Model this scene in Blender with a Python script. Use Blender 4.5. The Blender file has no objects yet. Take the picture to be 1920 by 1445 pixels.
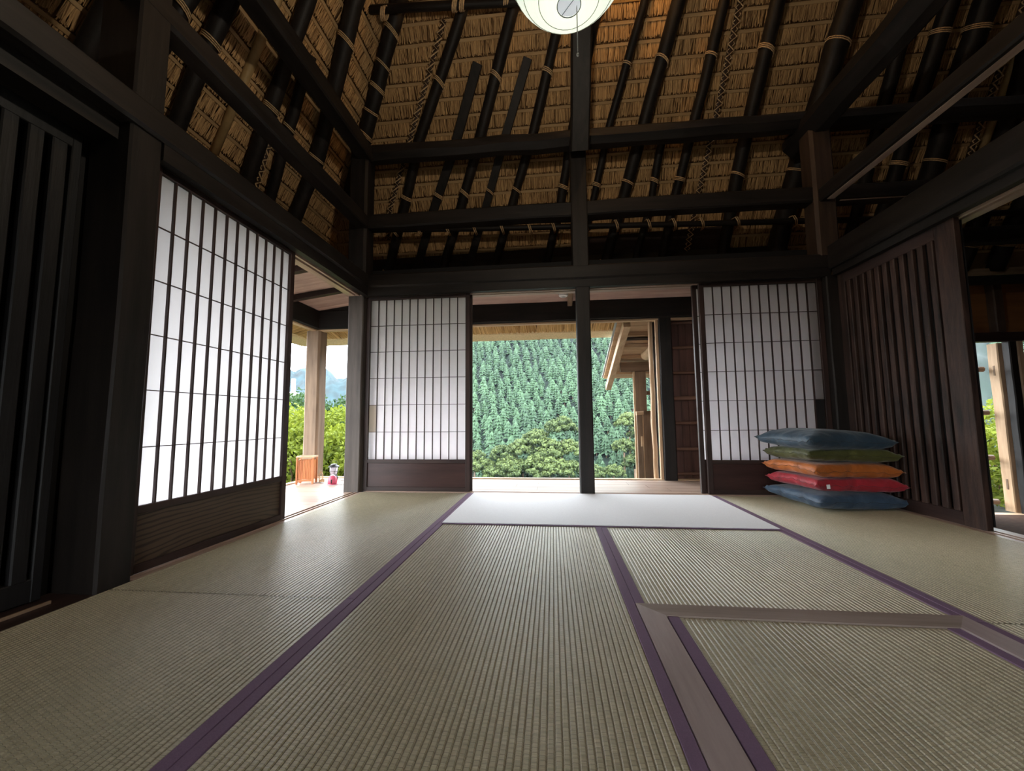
import bpy, math, random
import numpy as np
from mathutils import Vector, Matrix
random.seed(7)
rng = np.random.default_rng(11)
C = bpy.context.scene.collection
SC = bpy.context.scene

# ------------------------------------------------------------------ camera
cam_d = bpy.data.cameras.new('camera')
cam_d.sensor_fit = 'HORIZONTAL'; cam_d.sensor_width = 36.0
cam_d.lens = 36.0 * 729.95 / 1920.0
cam_d.clip_start = 0.02; cam_d.clip_end = 6000
cam = bpy.data.objects.new('camera', cam_d); C.objects.link(cam)
rt = Vector((0.99457158, 0.10370735, -0.00849417))
up = Vector((0.01739937, -0.08526857, 0.99620607))
fw = Vector((-0.10258961, 0.99094604, 0.08661014))
mw = Matrix((rt, up, -fw)).transposed().to_4x4(); mw.translation = Vector((0, 0, 0.6))
cam.matrix_world = mw
SC.camera = cam
# ------------------------------------------------------------------ sky, exposure
SKY = 13.0
w = bpy.data.worlds.new('sky'); SC.world = w; w.use_nodes = True
wn = w.node_tree; wn.nodes.clear()
wo = wn.nodes.new('ShaderNodeOutputWorld'); bg = wn.nodes.new('ShaderNodeBackground')
tc = wn.nodes.new('ShaderNodeTexCoord'); sx = wn.nodes.new('ShaderNodeSeparateXYZ')
rmp = wn.nodes.new('ShaderNodeValToRGB')
rmp.color_ramp.elements[0].position = 0.0; rmp.color_ramp.elements[0].color = (0.93, 0.97, 1.0, 1)
rmp.color_ramp.elements[1].position = 0.7; rmp.color_ramp.elements[1].color = (0.82, 0.91, 1.0, 1)
wn.links.new(tc.outputs['Generated'], sx.inputs[0]); wn.links.new(sx.outputs[2], rmp.inputs[0])
wn.links.new(rmp.outputs[0], bg.inputs[0]); bg.inputs[1].default_value = SKY
wn.links.new(bg.outputs[0], wo.inputs[0])
SC.view_settings.view_transform = 'Standard'; SC.view_settings.look = 'None'
SC.view_settings.gamma = 1.0; SC.view_settings.exposure = 0.0; SC.view_settings.use_curve_mapping = False
SC.cycles.max_bounces = 8; SC.cycles.diffuse_bounces = 5; SC.cycles.volume_bounces = 0
SC.cycles.use_denoising = True
def lamp(name, kind, loc, energy, color, size=0.1):
    d = bpy.data.lights.new(name, kind); d.energy = energy; d.color = color
    if kind == 'POINT': d.shadow_soft_size = size
    o = bpy.data.objects.new(name, d); o.location = loc; C.objects.link(o); return o
THATCH_FILL_W = 42.0
WARM_W = 20.0

# ------------------------------------------------------------------ materials
def mat(name):
    m = bpy.data.materials.new(name); m.use_nodes = True
    nt = m.node_tree; b = nt.nodes['Principled BSDF']; return m, nt, b
def N(nt, t, **kw):
    n = nt.nodes.new(t)
    for k, v in kw.items(): setattr(n, k, v)
    return n
def grain_mat(name, c1, c2, axis='z', freq=18.0, stretch=12.0, rough=0.6, bump=0.25, spec=0.3, knots=0.0, var=0.0):
    m, nt, b = mat(name); L = nt.links.new
    t = N(nt, 'ShaderNodeTexCoord'); mp = N(nt, 'ShaderNodeMapping')
    sc = [freq, freq, freq]; sc['xyz'.index(axis)] = freq / stretch
    mp.inputs['Scale'].default_value = sc
    L(t.outputs['Object'], mp.inputs['Vector'])
    n1 = N(nt, 'ShaderNodeTexNoise'); n1.inputs['Scale'].default_value = 1.0; n1.inputs['Detail'].default_value = 8; n1.inputs['Roughness'].default_value = 0.65
    L(mp.outputs[0], n1.inputs['Vector'])
    n2 = N(nt, 'ShaderNodeTexNoise'); n2.inputs['Scale'].default_value = 2.3; n2.inputs['Detail'].default_value = 3
    L(t.outputs['Object'], n2.inputs['Vector'])
    mx = N(nt, 'ShaderNodeMath', operation='MULTIPLY_ADD'); L(n1.outputs[0], mx.inputs[0]); mx.inputs[1].default_value = 0.75
    ms = N(nt, 'ShaderNodeMath', operation='MULTIPLY'); L(n2.outputs[0], ms.inputs[0]); ms.inputs[1].default_value = 0.25
    L(ms.outputs[0], mx.inputs[2])
    r = N(nt, 'ShaderNodeValToRGB'); r.color_ramp.elements[0].position = 0.33; r.color_ramp.elements[1].position = 0.68
    r.color_ramp.elements[0].color = (*c1, 1); r.color_ramp.elements[1].color = (*c2, 1)
    L(mx.outputs[0], r.inputs[0])
    out = r.outputs[0]
    if var:
        oi = N(nt, 'ShaderNodeObjectInfo'); hs = N(nt, 'ShaderNodeHueSaturation')
        mr = N(nt, 'ShaderNodeMapRange'); mr.inputs['To Min'].default_value = 1 - var; mr.inputs['To Max'].default_value = 1 + var
        L(oi.outputs['Random'], mr.inputs[0]); L(mr.outputs[0], hs.inputs['Value']); L(out, hs.inputs['Color']); out = hs.outputs[0]
    L(out, b.inputs['Base Color']); b.inputs['Roughness'].default_value = rough
    b.inputs['Specular IOR Level'].default_value = spec
    bp = N(nt, 'ShaderNodeBump'); bp.inputs['Strength'].default_value = bump; bp.inputs['Distance'].default_value = 0.004
    L(n1.outputs[0], bp.inputs['Height']); L(bp.outputs[0], b.inputs['Normal'])
    return m
def plain(name, col, rough=0.6, metal=0.0, emit=None, es=0.0, spec=0.4, noise=0.0, nscale=30.0):
    m, nt, b = mat(name); b.inputs['Base Color'].default_value = (*col, 1)
    b.inputs['Roughness'].default_value = rough; b.inputs['Metallic'].default_value = metal; b.inputs['Specular IOR Level'].default_value = spec
    if emit: b.inputs['Emission Color'].default_value = (*emit, 1); b.inputs['Emission Strength'].default_value = es
    L = nt.links.new
    n = N(nt, 'ShaderNodeTexNoise'); n.inputs['Scale'].default_value = nscale; n.inputs['Detail'].default_value = 4
    t = N(nt, 'ShaderNodeTexCoord'); L(t.outputs['Object'], n.inputs['Vector'])
    r = N(nt, 'ShaderNodeValToRGB'); a = noise
    r.color_ramp.elements[0].color = (*[c * (1 - a) for c in col], 1); r.color_ramp.elements[1].color = (*[min(1, c * (1 + a)) for c in col], 1)
    r.color_ramp.elements[0].position = .3; r.color_ramp.elements[1].position = .7
    L(n.outputs[0], r.inputs[0]); L(r.outputs[0], b.inputs['Base Color'])
    bp = N(nt, 'ShaderNodeBump'); bp.inputs['Strength'].default_value = 0.12; bp.inputs['Distance'].default_value = 0.002
    L(n.outputs[0], bp.inputs['Height']); L(bp.outputs[0], b.inputs['Normal'])
    return m

DK1, DK2 = (0.0055, 0.0045, 0.004), (0.023, 0.0175, 0.0145)
M = {}
for ax in 'xyz':
    M['dark_' + ax] = grain_mat('smoked_dark_wood_' + ax, DK1, DK2, ax, rough=0.55, bump=0.5, spec=0.25)
    M['rail_' + ax] = grain_mat('brown_frame_wood_' + ax, (0.013, 0.007, 0.006), (0.055, 0.030, 0.024), ax, rough=0.5, bump=0.25)
    M['lite_' + ax] = grain_mat('pale_new_wood_' + ax, (0.40, 0.25, 0.14), (0.66, 0.46, 0.29), ax, rough=0.6, bump=0.2)
    M['plank_' + ax] = grain_mat('worn_deck_wood_' + ax, (0.30, 0.20, 0.15), (0.50, 0.37, 0.29), ax, rough=0.35, bump=0.15, var=0.12)
    M['mid_' + ax] = grain_mat('weathered_post_wood_' + ax, (0.12, 0.075, 0.045), (0.30, 0.20, 0.13), ax, rough=0.65, bump=0.4)
M['grey_wood'] = grain_mat('grey_brown_door_wood', (0.005, 0.0035, 0.003), (0.070, 0.037, 0.027), 'z', freq=34, stretch=9, rough=0.6, bump=0.8, var=0.25)
M['slat_side'] = grain_mat('left_door_wood', (0.004, 0.004, 0.0045), (0.015, 0.014, 0.014), 'z', freq=26, rough=0.55, bump=0.5)
M['black'] = plain('soot_black_wood', (0.006, 0.005, 0.005), 0.8)
M['corner'] = grain_mat('sunlit_corner_post_wood', (0.035, 0.027, 0.022), (0.10, 0.08, 0.068), 'z', rough=0.6, bump=0.4)  # lighter grey-brown than the dark posts
M['brownpost'] = grain_mat('brown_post_wood', (0.025, 0.015, 0.010), (0.075, 0.045, 0.030), 'z', rough=0.6, bump=0.4)
M['kick'] = grain_mat('dark_red_kick_panel', (0.020, 0.008, 0.007), (0.062, 0.028, 0.023), 'x', freq=9, stretch=7, rough=0.4, bump=0.15)
M['ceilplank'] = grain_mat('pinkish_ceiling_boards', (0.36, 0.23, 0.19), (0.60, 0.44, 0.37), 'x', rough=0.7, bump=0.2, var=0.12)
M['plankwall'] = grain_mat('red_brown_board_wall', (0.045, 0.022, 0.017), (0.14, 0.070, 0.055), 'z', freq=14, rough=0.6, bump=0.4, var=0.2)
M['batten_red'] = grain_mat('red_brown_batten', (0.10, 0.048, 0.032), (0.24, 0.125, 0.085), 'x', rough=0.55)
M['ochre'] = grain_mat('ochre_wall_board', (0.16, 0.06, 0.02), (0.26, 0.11, 0.035), 'x', rough=0.7)
M['frame_top'] = grain_mat('hearth_frame_wood_y', (0.27, 0.205, 0.19), (0.46, 0.37, 0.35), 'y', freq=22, rough=0.42, bump=0.12)
M['frame_x'] = grain_mat('hearth_frame_wood_x', (0.20, 0.15, 0.12), (0.34, 0.265, 0.225), 'x', freq=22, rough=0.42, bump=0.12)
M['boxwood'] = grain_mat('orange_box_wood', (0.33, 0.10, 0.03), (0.55, 0.20, 0.07), 'z', freq=30, rough=0.35)
M['rope'] = plain('straw_rope', (0.55, 0.37, 0.20), 0.9, noise=.35, nscale=90)
M['bamboo'] = plain('dry_bamboo', (0.40, 0.27, 0.12), 0.5, noise=.25, nscale=8)
M['lath'] = grain_mat('reed_lath', (0.34, 0.21, 0.095), (0.52, 0.34, 0.17), 'x', rough=0.75, bump=0.2)
M['lathy'] = grain_mat('reed_lath_y', (0.34, 0.21, 0.095), (0.52, 0.34, 0.17), 'y', rough=0.75, bump=0.2)
M['heri'] = plain('purple_cloth_edging', (0.165, 0.098, 0.158), 0.8, noise=.12, nscale=400)
M['white_plastic'] = plain('white_plastic', (0.8, 0.8, 0.78), 0.4)
M['grey_metal'] = plain('grey_metal', (0.45, 0.47, 0.48), 0.4, metal=.2)
M['black_metal'] = plain('black_metal', (0.03, 0.03, 0.035), 0.35)
M['pink'] = plain('pink_enamel', (0.50, 0.08, 0.13), 0.3)
M['tag'] = plain('white_cloth_tag', (0.85, 0.85, 0.85), 0.8)
M['rear'] = plain('rear_boards', (0.02, 0.012, 0.008), 1.0, spec=.05)
M['panel_side'] = grain_mat('brown_kick_board', (0.030, 0.019, 0.012), (0.085, 0.056, 0.036), 'y', freq=7, stretch=5, rough=0.5, bump=0.2)

def rings_panel(m, scale, dist, dark, lite, axis):
    """flat-sawn figure: distorted bands over a stretched coordinate"""
    nt = m.node_tree; b = nt.nodes['Principled BSDF']; L = nt.links.new
    t = N(nt, 'ShaderNodeTexCoord'); mp = N(nt, 'ShaderNodeMapping')
    s = [1, 1, 1]; s['xyz'.index(axis)] = 0.16; mp.inputs['Scale'].default_value = s
    L(t.outputs['Object'], mp.inputs[0])
    wv = N(nt, 'ShaderNodeTexWave', wave_type='RINGS', rings_direction='SPHERICAL'); wv.inputs['Scale'].default_value = scale
    wv.inputs['Distortion'].default_value = dist; wv.inputs['Detail'].default_value = 2; wv.inputs['Detail Scale'].default_value = 1.5
    L(mp.outputs[0], wv.inputs[0])
    r = N(nt, 'ShaderNodeValToRGB'); r.color_ramp.elements[0].color = (*dark, 1); r.color_ramp.elements[1].color = (*lite, 1)
    r.color_ramp.elements[0].position = .0; r.color_ramp.elements[1].position = .45
    L(wv.outputs[0], r.inputs[0]); L(r.outputs[0], b.inputs['Base Color'])
M['kick_left'] = grain_mat('figured_brown_kick_panel', (0, 0, 0), (1, 1, 1), 'y', rough=0.5, bump=0.1)
rings_panel(M['kick_left'], 16, 5, (0.030, 0.018, 0.012), (0.080, 0.052, 0.034), 'y')

def thatch_mat(name, c1, c2, axis):
    m, nt, b = mat(name); L = nt.links.new
    a = N(nt, 'ShaderNodeAttribute'); a.attribute_name = 'tone'
    t = N(nt, 'ShaderNodeTexCoord'); n = N(nt, 'ShaderNodeTexNoise'); n.inputs['Scale'].default_value = 3.0; n.inputs['Detail'].default_value = 5
    L(t.outputs['Object'], n.inputs[0])
    ad = N(nt, 'ShaderNodeMath', operation='MULTIPLY_ADD'); L(a.outputs['Fac'], ad.inputs[0]); ad.inputs[1].default_value = 0.7
    m2 = N(nt, 'ShaderNodeMath', operation='MULTIPLY'); L(n.outputs[0], m2.inputs[0]); m2.inputs[1].default_value = 0.4; L(m2.outputs[0], ad.inputs[2])
    r = N(nt, 'ShaderNodeValToRGB'); r.color_ramp.elements[0].position = .12; r.color_ramp.elements[1].position = .9
    r.color_ramp.elements[0].color = (*c1, 1); r.color_ramp.elements[1].color = (*c2, 1)
    L(ad.outputs[0], r.inputs[0]); L(r.outputs[0], b.inputs['Base Color']); b.inputs['Roughness'].default_value = 0.85; b.inputs['Specular IOR Level'].default_value = .2
    return m
M['thatch'] = thatch_mat('reed_thatch', (0.13, 0.064, 0.026), (0.68, 0.43, 0.20), 'x')
M['eave'] = thatch_mat('eave_straw', (0.36, 0.17, 0.05), (0.85, 0.56, 0.25), 'x')

def tatami_mat(name, c1, c2):
    m, nt, b = mat(name); L = nt.links.new
    t = N(nt, 'ShaderNodeTexCoord')
    mp = N(nt, 'ShaderNodeMapping'); mp.inputs['Scale'].default_value = (34, 420, 1); L(t.outputs['Object'], mp.inputs[0])
    n1 = N(nt, 'ShaderNodeTexNoise'); n1.inputs['Scale'].default_value = 1; n1.inputs['Detail'].default_value = 2; L(mp.outputs[0], n1.inputs[0])
    n2 = N(nt, 'ShaderNodeTexNoise'); n2.inputs['Scale'].default_value = 1.3; n2.inputs['Detail'].default_value = 3; L(t.outputs['Object'], n2.inputs[0])
    bk = N(nt, 'ShaderNodeTexBrick'); bk.offset = 0.5
    mb = N(nt, 'ShaderNodeMapping'); mb.inputs['Rotation'].default_value = (0, 0, math.pi / 2); mb.inputs['Scale'].default_value = (1, 1, 1)
    L(t.outputs['Object'], mb.inputs[0]); L(mb.outputs[0], bk.inputs['Vector'])
    bk.inputs['Scale'].default_value = 1; bk.inputs['Brick Width'].default_value = 0.0105; bk.inputs['Row Height'].default_value = 0.0145
    bk.inputs['Mortar Size'].default_value = 0.0009; bk.inputs['Mortar Smooth'].default_value = 1.0
    bk.inputs['Color1'].default_value = (1, 1, 1, 1); bk.inputs['Color2'].default_value = (.86, .86, .86, 1); bk.inputs['Mortar'].default_value = (.35, .35, .35, 1)
    r = N(nt, 'ShaderNodeValToRGB'); r.color_ramp.elements[0].color = (*c1, 1); r.color_ramp.elements[1].color = (*c2, 1)
    r.color_ramp.elements[0].position = .3; r.color_ramp.elements[1].position = .7
    a = N(nt, 'ShaderNodeMath', operation='MULTIPLY_ADD'); L(n1.outputs[0], a.inputs[0]); a.inputs[1].default_value = .55
    a2 = N(nt, 'ShaderNodeMath', operation='MULTIPLY'); L(n2.outputs[0], a2.inputs[0]); a2.inputs[1].default_value = .45; L(a2.outputs[0], a.inputs[2])
    L(a.outputs[0], r.inputs[0])
    mx = N(nt, 'ShaderNodeMix', data_type='RGBA', blend_type='MULTIPLY'); mx.inputs[0].default_value = 0.85
    L(r.outputs[0], mx.inputs[6]); L(bk.outputs[0], mx.inputs[7]); L(mx.outputs[2], b.inputs['Base Color'])
    b.inputs['Roughness'].default_value = 0.40; b.inputs['Specular IOR Level'].default_value = 0.55
    bp = N(nt, 'ShaderNodeBump'); bp.inputs['Strength'].default_value = .5; bp.inputs['Distance'].default_value = 0.0015
    L(bk.outputs[0], bp.inputs['Height'])
    bp2 = N(nt, 'ShaderNodeBump'); bp2.inputs['Strength'].default_value = .35; bp2.inputs['Distance'].default_value = 0.001
    L(n1.outputs[0], bp2.inputs['Height']); L(bp.outputs[0], bp2.inputs['Normal']); L(bp2.outputs[0], b.inputs['Normal'])
    return m
M['tatami'] = tatami_mat('woven_rush', (0.30, 0.26, 0.155), (0.59, 0.525, 0.365))
M['white_mat'] = plain('white_woven_cover', (0.80, 0.80, 0.81), 0.75, noise=.05, nscale=220)

def paper_mat(name, col, tr=0.8):
    m = bpy.data.materials.new(name); m.use_nodes = True; nt = m.node_tree; nt.nodes.clear(); L = nt.links.new
    o = N(nt, 'ShaderNodeOutputMaterial'); t = N(nt, 'ShaderNodeBsdfTranslucent'); d = N(nt, 'ShaderNodeBsdfDiffuse'); mx = N(nt, 'ShaderNodeMixShader')
    tcn = N(nt, 'ShaderNodeTexCoord'); n = N(nt, 'ShaderNodeTexNoise'); n.inputs['Scale'].default_value = 26; n.inputs['Detail'].default_value = 6
    r = N(nt, 'ShaderNodeValToRGB'); r.color_ramp.elements[0].color = (*[c * .93 for c in col], 1); r.color_ramp.elements[1].color = (*col, 1)
    L(tcn.outputs['Object'], n.inputs[0]); L(n.outputs[0], r.inputs[0]); L(r.outputs[0], t.inputs[0]); L(r.outputs[0], d.inputs[0])
    mx.inputs[0].default_value = tr; L(d.outputs[0], mx.inputs[1]); L(t.outputs[0], mx.inputs[2]); L(mx.outputs[0], o.inputs[0]); return m
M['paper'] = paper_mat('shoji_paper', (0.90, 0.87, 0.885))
M['paper_left'] = paper_mat('thicker_shoji_paper', (0.50, 0.480, 0.487), .72)  # left door's paper darkened so the daylight through it stays lower
M['paper_old'] = paper_mat('browned_paper', (0.50, 0.42, 0.33), .6)
M['paper_dark'] = plain('dark_backed_pane', (0.01, 0.009, 0.009), .8)  # nearly black colour for a few edge panes

def foliage_mat(name, c1, c2, nscale=1.5, trans=0.0, rnd=0.25):
    m, nt, b = mat(name); L = nt.links.new
    a = N(nt, 'ShaderNodeAttribute'); a.attribute_name = 'tone'
    oi = N(nt, 'ShaderNodeObjectInfo')
    g = N(nt, 'ShaderNodeNewGeometry'); n = N(nt, 'ShaderNodeTexNoise'); n.inputs['Scale'].default_value = nscale; n.inputs['Detail'].default_value = 3
    L(g.outputs['Position'], n.inputs[0])
    ad = N(nt, 'ShaderNodeMath', operation='ADD'); m1 = N(nt, 'ShaderNodeMath', operation='MULTIPLY'); m1.inputs[1].default_value = .5
    L(a.outputs['Fac'], m1.inputs[0]); L(m1.outputs[0], ad.inputs[0])
    m2 = N(nt, 'ShaderNodeMath', operation='MULTIPLY'); m2.inputs[1].default_value = .5; L(n.outputs[0], m2.inputs[0]); L(m2.outputs[0], ad.inputs[1])
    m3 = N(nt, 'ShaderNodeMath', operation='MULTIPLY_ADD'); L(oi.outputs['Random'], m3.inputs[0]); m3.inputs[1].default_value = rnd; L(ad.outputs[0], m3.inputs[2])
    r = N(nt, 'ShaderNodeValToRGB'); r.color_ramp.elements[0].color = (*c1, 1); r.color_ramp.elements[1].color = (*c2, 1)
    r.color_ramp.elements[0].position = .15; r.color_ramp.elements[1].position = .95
    L(m3.outputs[0], r.inputs[0]); L(r.outputs[0], b.inputs['Base Color']); b.inputs['Roughness'].default_value = 0.7; b.inputs['Specular IOR Level'].default_value = .2
    if trans:
        tr = N(nt, 'ShaderNodeBsdfTranslucent'); L(r.outputs[0], tr.inputs[0]); mx = N(nt, 'ShaderNodeMixShader'); mx.inputs[0].default_value = trans
        o = nt.nodes['Material Output']; L(b.outputs[0], mx.inputs[1]); L(tr.outputs[0], mx.inputs[2]); L(mx.outputs[0], o.inputs[0])
    return m
M['cedar'] = foliage_mat('cedar_needles', (0.0035, 0.012, 0.007), (0.052, 0.098, 0.046), .03)  # needle colour lightened in place of part of the valley haze
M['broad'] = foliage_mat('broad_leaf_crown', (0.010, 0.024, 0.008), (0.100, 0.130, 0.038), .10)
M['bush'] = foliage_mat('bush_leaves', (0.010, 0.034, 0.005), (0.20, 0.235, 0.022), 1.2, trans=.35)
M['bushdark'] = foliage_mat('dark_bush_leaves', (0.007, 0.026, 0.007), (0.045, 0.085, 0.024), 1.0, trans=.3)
M['hill'] = plain('forest_floor', (0.004, 0.012, 0.006), .9, noise=.6, nscale=.05)
M['farhill'] = plain('distant_forest', (0.006, 0.022, 0.026), .9, noise=.75, nscale=.06)  # blue-green base colour carries some of the distance haze
M['ground'] = plain('grassy_ground', (0.035, 0.037, 0.026), .9, noise=.4, nscale=1.5)

# ------------------------------------------------------------------ object helpers
def wloc(o):
    v = Vector((0, 0, 0))
    while o is not None: v = v + o.location; o = o.parent
    return v
class MB:
    """collects geometry in world coordinates"""
    def __init__(s): s.v = []; s.f = []; s.t = []
    def quad(s, a, b, c, d):
        i = len(s.v); s.v += [tuple(a), tuple(b), tuple(c), tuple(d)]; s.f.append((i, i + 1, i + 2, i + 3)); return s
    def box(s, x0, x1, y0, y1, z0, z1, ch=0.0):
        if x1 < x0: x0, x1 = x1, x0
        if y1 < y0: y0, y1 = y1, y0
        if z1 < z0: z0, z1 = z1, z0
        if ch <= 0:
            i = len(s.v)
            s.v += [(x, y, z) for z in (z0, z1) for y in (y0, y1) for x in (x0, x1)]
            s.f += [(i, i + 2, i + 3, i + 1), (i + 4, i + 5, i + 7, i + 6), (i, i + 1, i + 5, i + 4), (i + 2, i + 6, i + 7, i + 3), (i, i + 4, i + 6, i + 2), (i + 1, i + 3, i + 7, i + 5)]
            return s
        ext = (x1 - x0, y1 - y0, z1 - z0); a = ext.index(max(ext))
        c = Vector(((x0 + x1) / 2, (y0 + y1) / 2, (z0 + z1) / 2)); h = ext[a] / 2
        d = Vector((0, 0, 0)); d[a] = h
        o1, o2 = [k for k in range(3) if k != a]
        side = Vector((0, 0, 0)); side[o1] = 1
        return s.bar(c - d, c + d, ext[o1], ext[o2], side=side, ch=ch)
    def bar(s, p0, p1, w, h, side=None, ch=0.0, n=1, wob=0.0, taper=1.0):
        """rectangular bar along p0-p1; w across 'side', h across the other way; chamfered edges"""
        p0, p1 = Vector(p0), Vector(p1); d = (p1 - p0); L = d.length; d.normalize()
        if side is None: side = Vector((0, 0, 1)).cross(d) if abs(d.z) < .9 else Vector((1, 0, 0))
        side = Vector(side); side = (side - d * side.dot(d)).normalized(); u = d.cross(side)
        if ch > 0:
            k = min(ch, w * .45, h * .45); a, b = w / 2, h / 2
            prof = [(a - k, -b), (a, -b + k), (a, b - k), (a - k, b), (-a + k, b), (-a, b - k), (-a, -b + k), (-a + k, -b)]
        else:
            a, b = w / 2, h / 2; prof = [(a, -b), (a, b), (-a, b), (-a, -b)]
        m = len(prof); base = len(s.v)
        for i in range(n + 1):
            t = i / n; q = p0 + d * (L * t); sc = 1 + (taper - 1) * t
            ox, oy = (random.uniform(-wob, wob), random.uniform(-wob, wob)) if 0 < i < n else (0, 0)
            for (x, y) in prof:
                jx, jy = (random.uniform(-wob, wob) * .5, random.uniform(-wob, wob) * .5) if wob else (0, 0)
                s.v.append(tuple(q + side * (x * sc + ox + jx) + u * (y * sc + oy + jy)))
        for i in range(n):
            for j in range(m):
                a0 = base + i * m + j; a1 = base + i * m + (j + 1) % m
                s.f.append((a0, a1, a1 + m, a0 + m))
        s.f.append(tuple(base + j for j in reversed(range(m)))); s.f.append(tuple(base + n * m + j for j in range(m)))
        return s
    def tube(s, pts, r, seg=8, cap=True, rs=None):
        pts = [Vector(p) for p in pts]; base = len(s.v); nP = len(pts)
        prev = None
        for i, p in enumerate(pts):
            d = (pts[min(i + 1, nP - 1)] - pts[max(i - 1, 0)]).normalized()
            if prev is None:
                ref = Vector((0, 0, 1)) if abs(d.z) < .9 else Vector((1, 0, 0)); a = d.cross(ref).normalized()
            else:
                a = (prev - d * prev.dot(d)).normalized()
            prev = a; b = d.cross(a); rr = rs[i] if rs else r
            for k in range(seg):
                t = 2 * math.pi * k / seg; s.v.append(tuple(p + a * (rr * math.cos(t)) + b * (rr * math.sin(t))))
        for i in range(nP - 1):
            for k in range(seg):
                a0 = base + i * seg + k; a1 = base + i * seg + (k + 1) % seg; s.f.append((a0, a1, a1 + seg, a0 + seg))
        if cap: s.f.append(tuple(base + k for k in reversed(range(seg)))); s.f.append(tuple(base + (nP - 1) * seg + k for k in range(seg)))
        return s
    def lathe(s, c, prof, seg=24):
        """prof: list of (r, z) ; axis z through c"""
        base = len(s.v); n = len(prof)
        for (r, z) in prof:
            for k in range(seg):
                t = 2 * math.pi * k / seg; s.v.append((c[0] + r * math.cos(t), c[1] + r * math.sin(t), c[2] + z))
        for i in range(n - 1):
            for k in range(seg):
                a0 = base + i * seg + k; a1 = base + i * seg + (k + 1) % seg; s.f.append((a0, a1, a1 + seg, a0 + seg))
        s.f.append(tuple(base + k for k in reversed(range(seg)))); s.f.append(tuple(base + (n - 1) * seg + k for k in range(seg)))
        return s
    def mesh(s, name, off=Vector((0, 0, 0)), smooth=False):
        me = bpy.data.meshes.new(name)
        me.from_pydata([(x - off[0], y - off[1], z - off[2]) for x, y, z in s.v], [], s.f)
        if smooth: me.polygons.foreach_set('use_smooth', [True] * len(me.polygons))
        me.update(); return me
    def build(s, name, m, parent=None, origin=None, smooth=False):
        off = wloc(parent) if parent is not None else (Vector(origin) if origin is not None else Vector((0, 0, 0)))
        me = s.mesh(name, off, smooth); me.materials.append(m)
        o = bpy.data.objects.new(name, me); C.objects.link(o)
        if parent is not None: o.parent = parent
        elif origin is not None: o.location = origin
        return o
def tag(o, label=None, cat=None, group=None, kind=None):
    if label: o['label'] = label
    if cat: o['category'] = cat
    if group: o['group'] = group
    if kind: o['kind'] = kind
    return o
def empty(name, loc, label=None, cat=None, group=None, kind=None):
    o = bpy.data.objects.new(name, None); o.empty_display_size = .05; C.objects.link(o); o.location = loc
    return tag(o, label, cat, group, kind)
def np_mesh(name, V, F, m, tone=None, parent=None, origin=None):
    """numpy mesh of quads or tris; V in world coordinates"""
    off = np.array(wloc(parent) if parent is not None else (origin if origin is not None else (0, 0, 0)), dtype=np.float32)
    V = np.asarray(V, np.float32) - off; F = np.asarray(F, np.int32)
    me = bpy.data.meshes.new(name); k = F.shape[1]
    me.vertices.add(len(V)); me.vertices.foreach_set('co', V.ravel())
    me.loops.add(F.size); me.loops.foreach_set('vertex_index', F.ravel())
    me.polygons.add(len(F)); me.polygons.foreach_set('loop_start', np.arange(0, F.size, k, dtype=np.int32))
    if tone is not None:
        at = me.attributes.new('tone', 'FLOAT', 'POINT'); at.data.foreach_set('value', np.asarray(tone, np.float32))
    me.update(calc_edges=True); me.validate(); me.materials.append(m)
    o = bpy.data.objects.new(name, me); C.objects.link(o)
    if parent is not None: o.parent = parent
    elif origin is not None: o.location = origin
    return o
def copy_tree(o, parent=None):
    c = o.copy(); C.objects.link(c)
    if parent is not None: c.parent = parent
    for ch in list(o.children): copy_tree(ch, c)
    return c

# main dimensions (metres)
XL, XR, YB = -1.61, 2.20, 3.21        # edges of the matting
KAM = 1.70                            # top of the sliding doors

# ------------------------------------------------------------------ floor
fl = MB().box(-1.78, 2.32, -1.6, 3.36, -0.20, -0.052).build('floor', M['rear']); tag(fl, kind='structure')

def tatami(x0, x1, y0, y1, left, right, label, group='woven rush floor mats', bw=0.031):
    z = -0.001
    t = empty('tatami_mat', ((x0 + x1) / 2, (y0 + y1) / 2, -0.05), label, 'tatami mat', group)
    a, b = x0 + (bw if left else 0), x1 - (bw if right else 0)
    body = MB(); body.box(x0 + .001, x1 - .001, y0 + .0022, y1 - .0022, -0.05, -0.004)
    # ridges of the weave run the long way of the mat
    n = max(1, round((b - a) / 0.0145)); p = (b - a) / n; pr = []
    for i in range(n):
        xx = a + i * p; pr += [(xx, -.0045), (xx + p * .22, z), (xx + p * .80, z)]
    pr.append((b, -.0045)); base = len(body.v)
    for (x, zz) in pr: body.v += [(x, y0 + .0025, zz), (x, y1 - .0025, zz)]
    for i in range(len(pr) - 1):
        k = base + 2 * i; body.f.append((k, k + 2, k + 3, k + 1))
    body.build('woven_surface', M['tatami'], t)
    for on, xa, xb in ((left, x0 + .0008, x0 + bw), (right, x1 - bw, x1 - .0008)):
        if on: MB().box(xa, xb, y0 + .001, y1 - .001, -0.03, 0.0008, ch=.001).build('cloth_edging', M['heri'], t)
    return t
XA, XB, XC = -0.675, 0.256, 1.215
tatami(XL, XA, 1.31, YB, 0, 1, 'rush mat along the left wall, running to the far wall')
tatami(XL, XA, -0.60, 1.31, 0, 1, 'nearest rush mat at lower left, in front of the cross seam')
tatami(XA, XB, 0.35, 2.262, 1, 1, 'long central rush mat between two purple seams, in front of the white mat')
tatami(XB, XC, 1.357, 2.262, 1, 1, 'half-size rush mat between the white mat and the wooden hearth frame')
tatami(XC, XR, 1.325, YB, 1, 0, 'rush mat on the right side under the cushion stack')
tatami(XC, XR, -0.585, 1.325, 1, 0, 'rush mat at the right picture edge beyond a dark cross seam')
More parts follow.
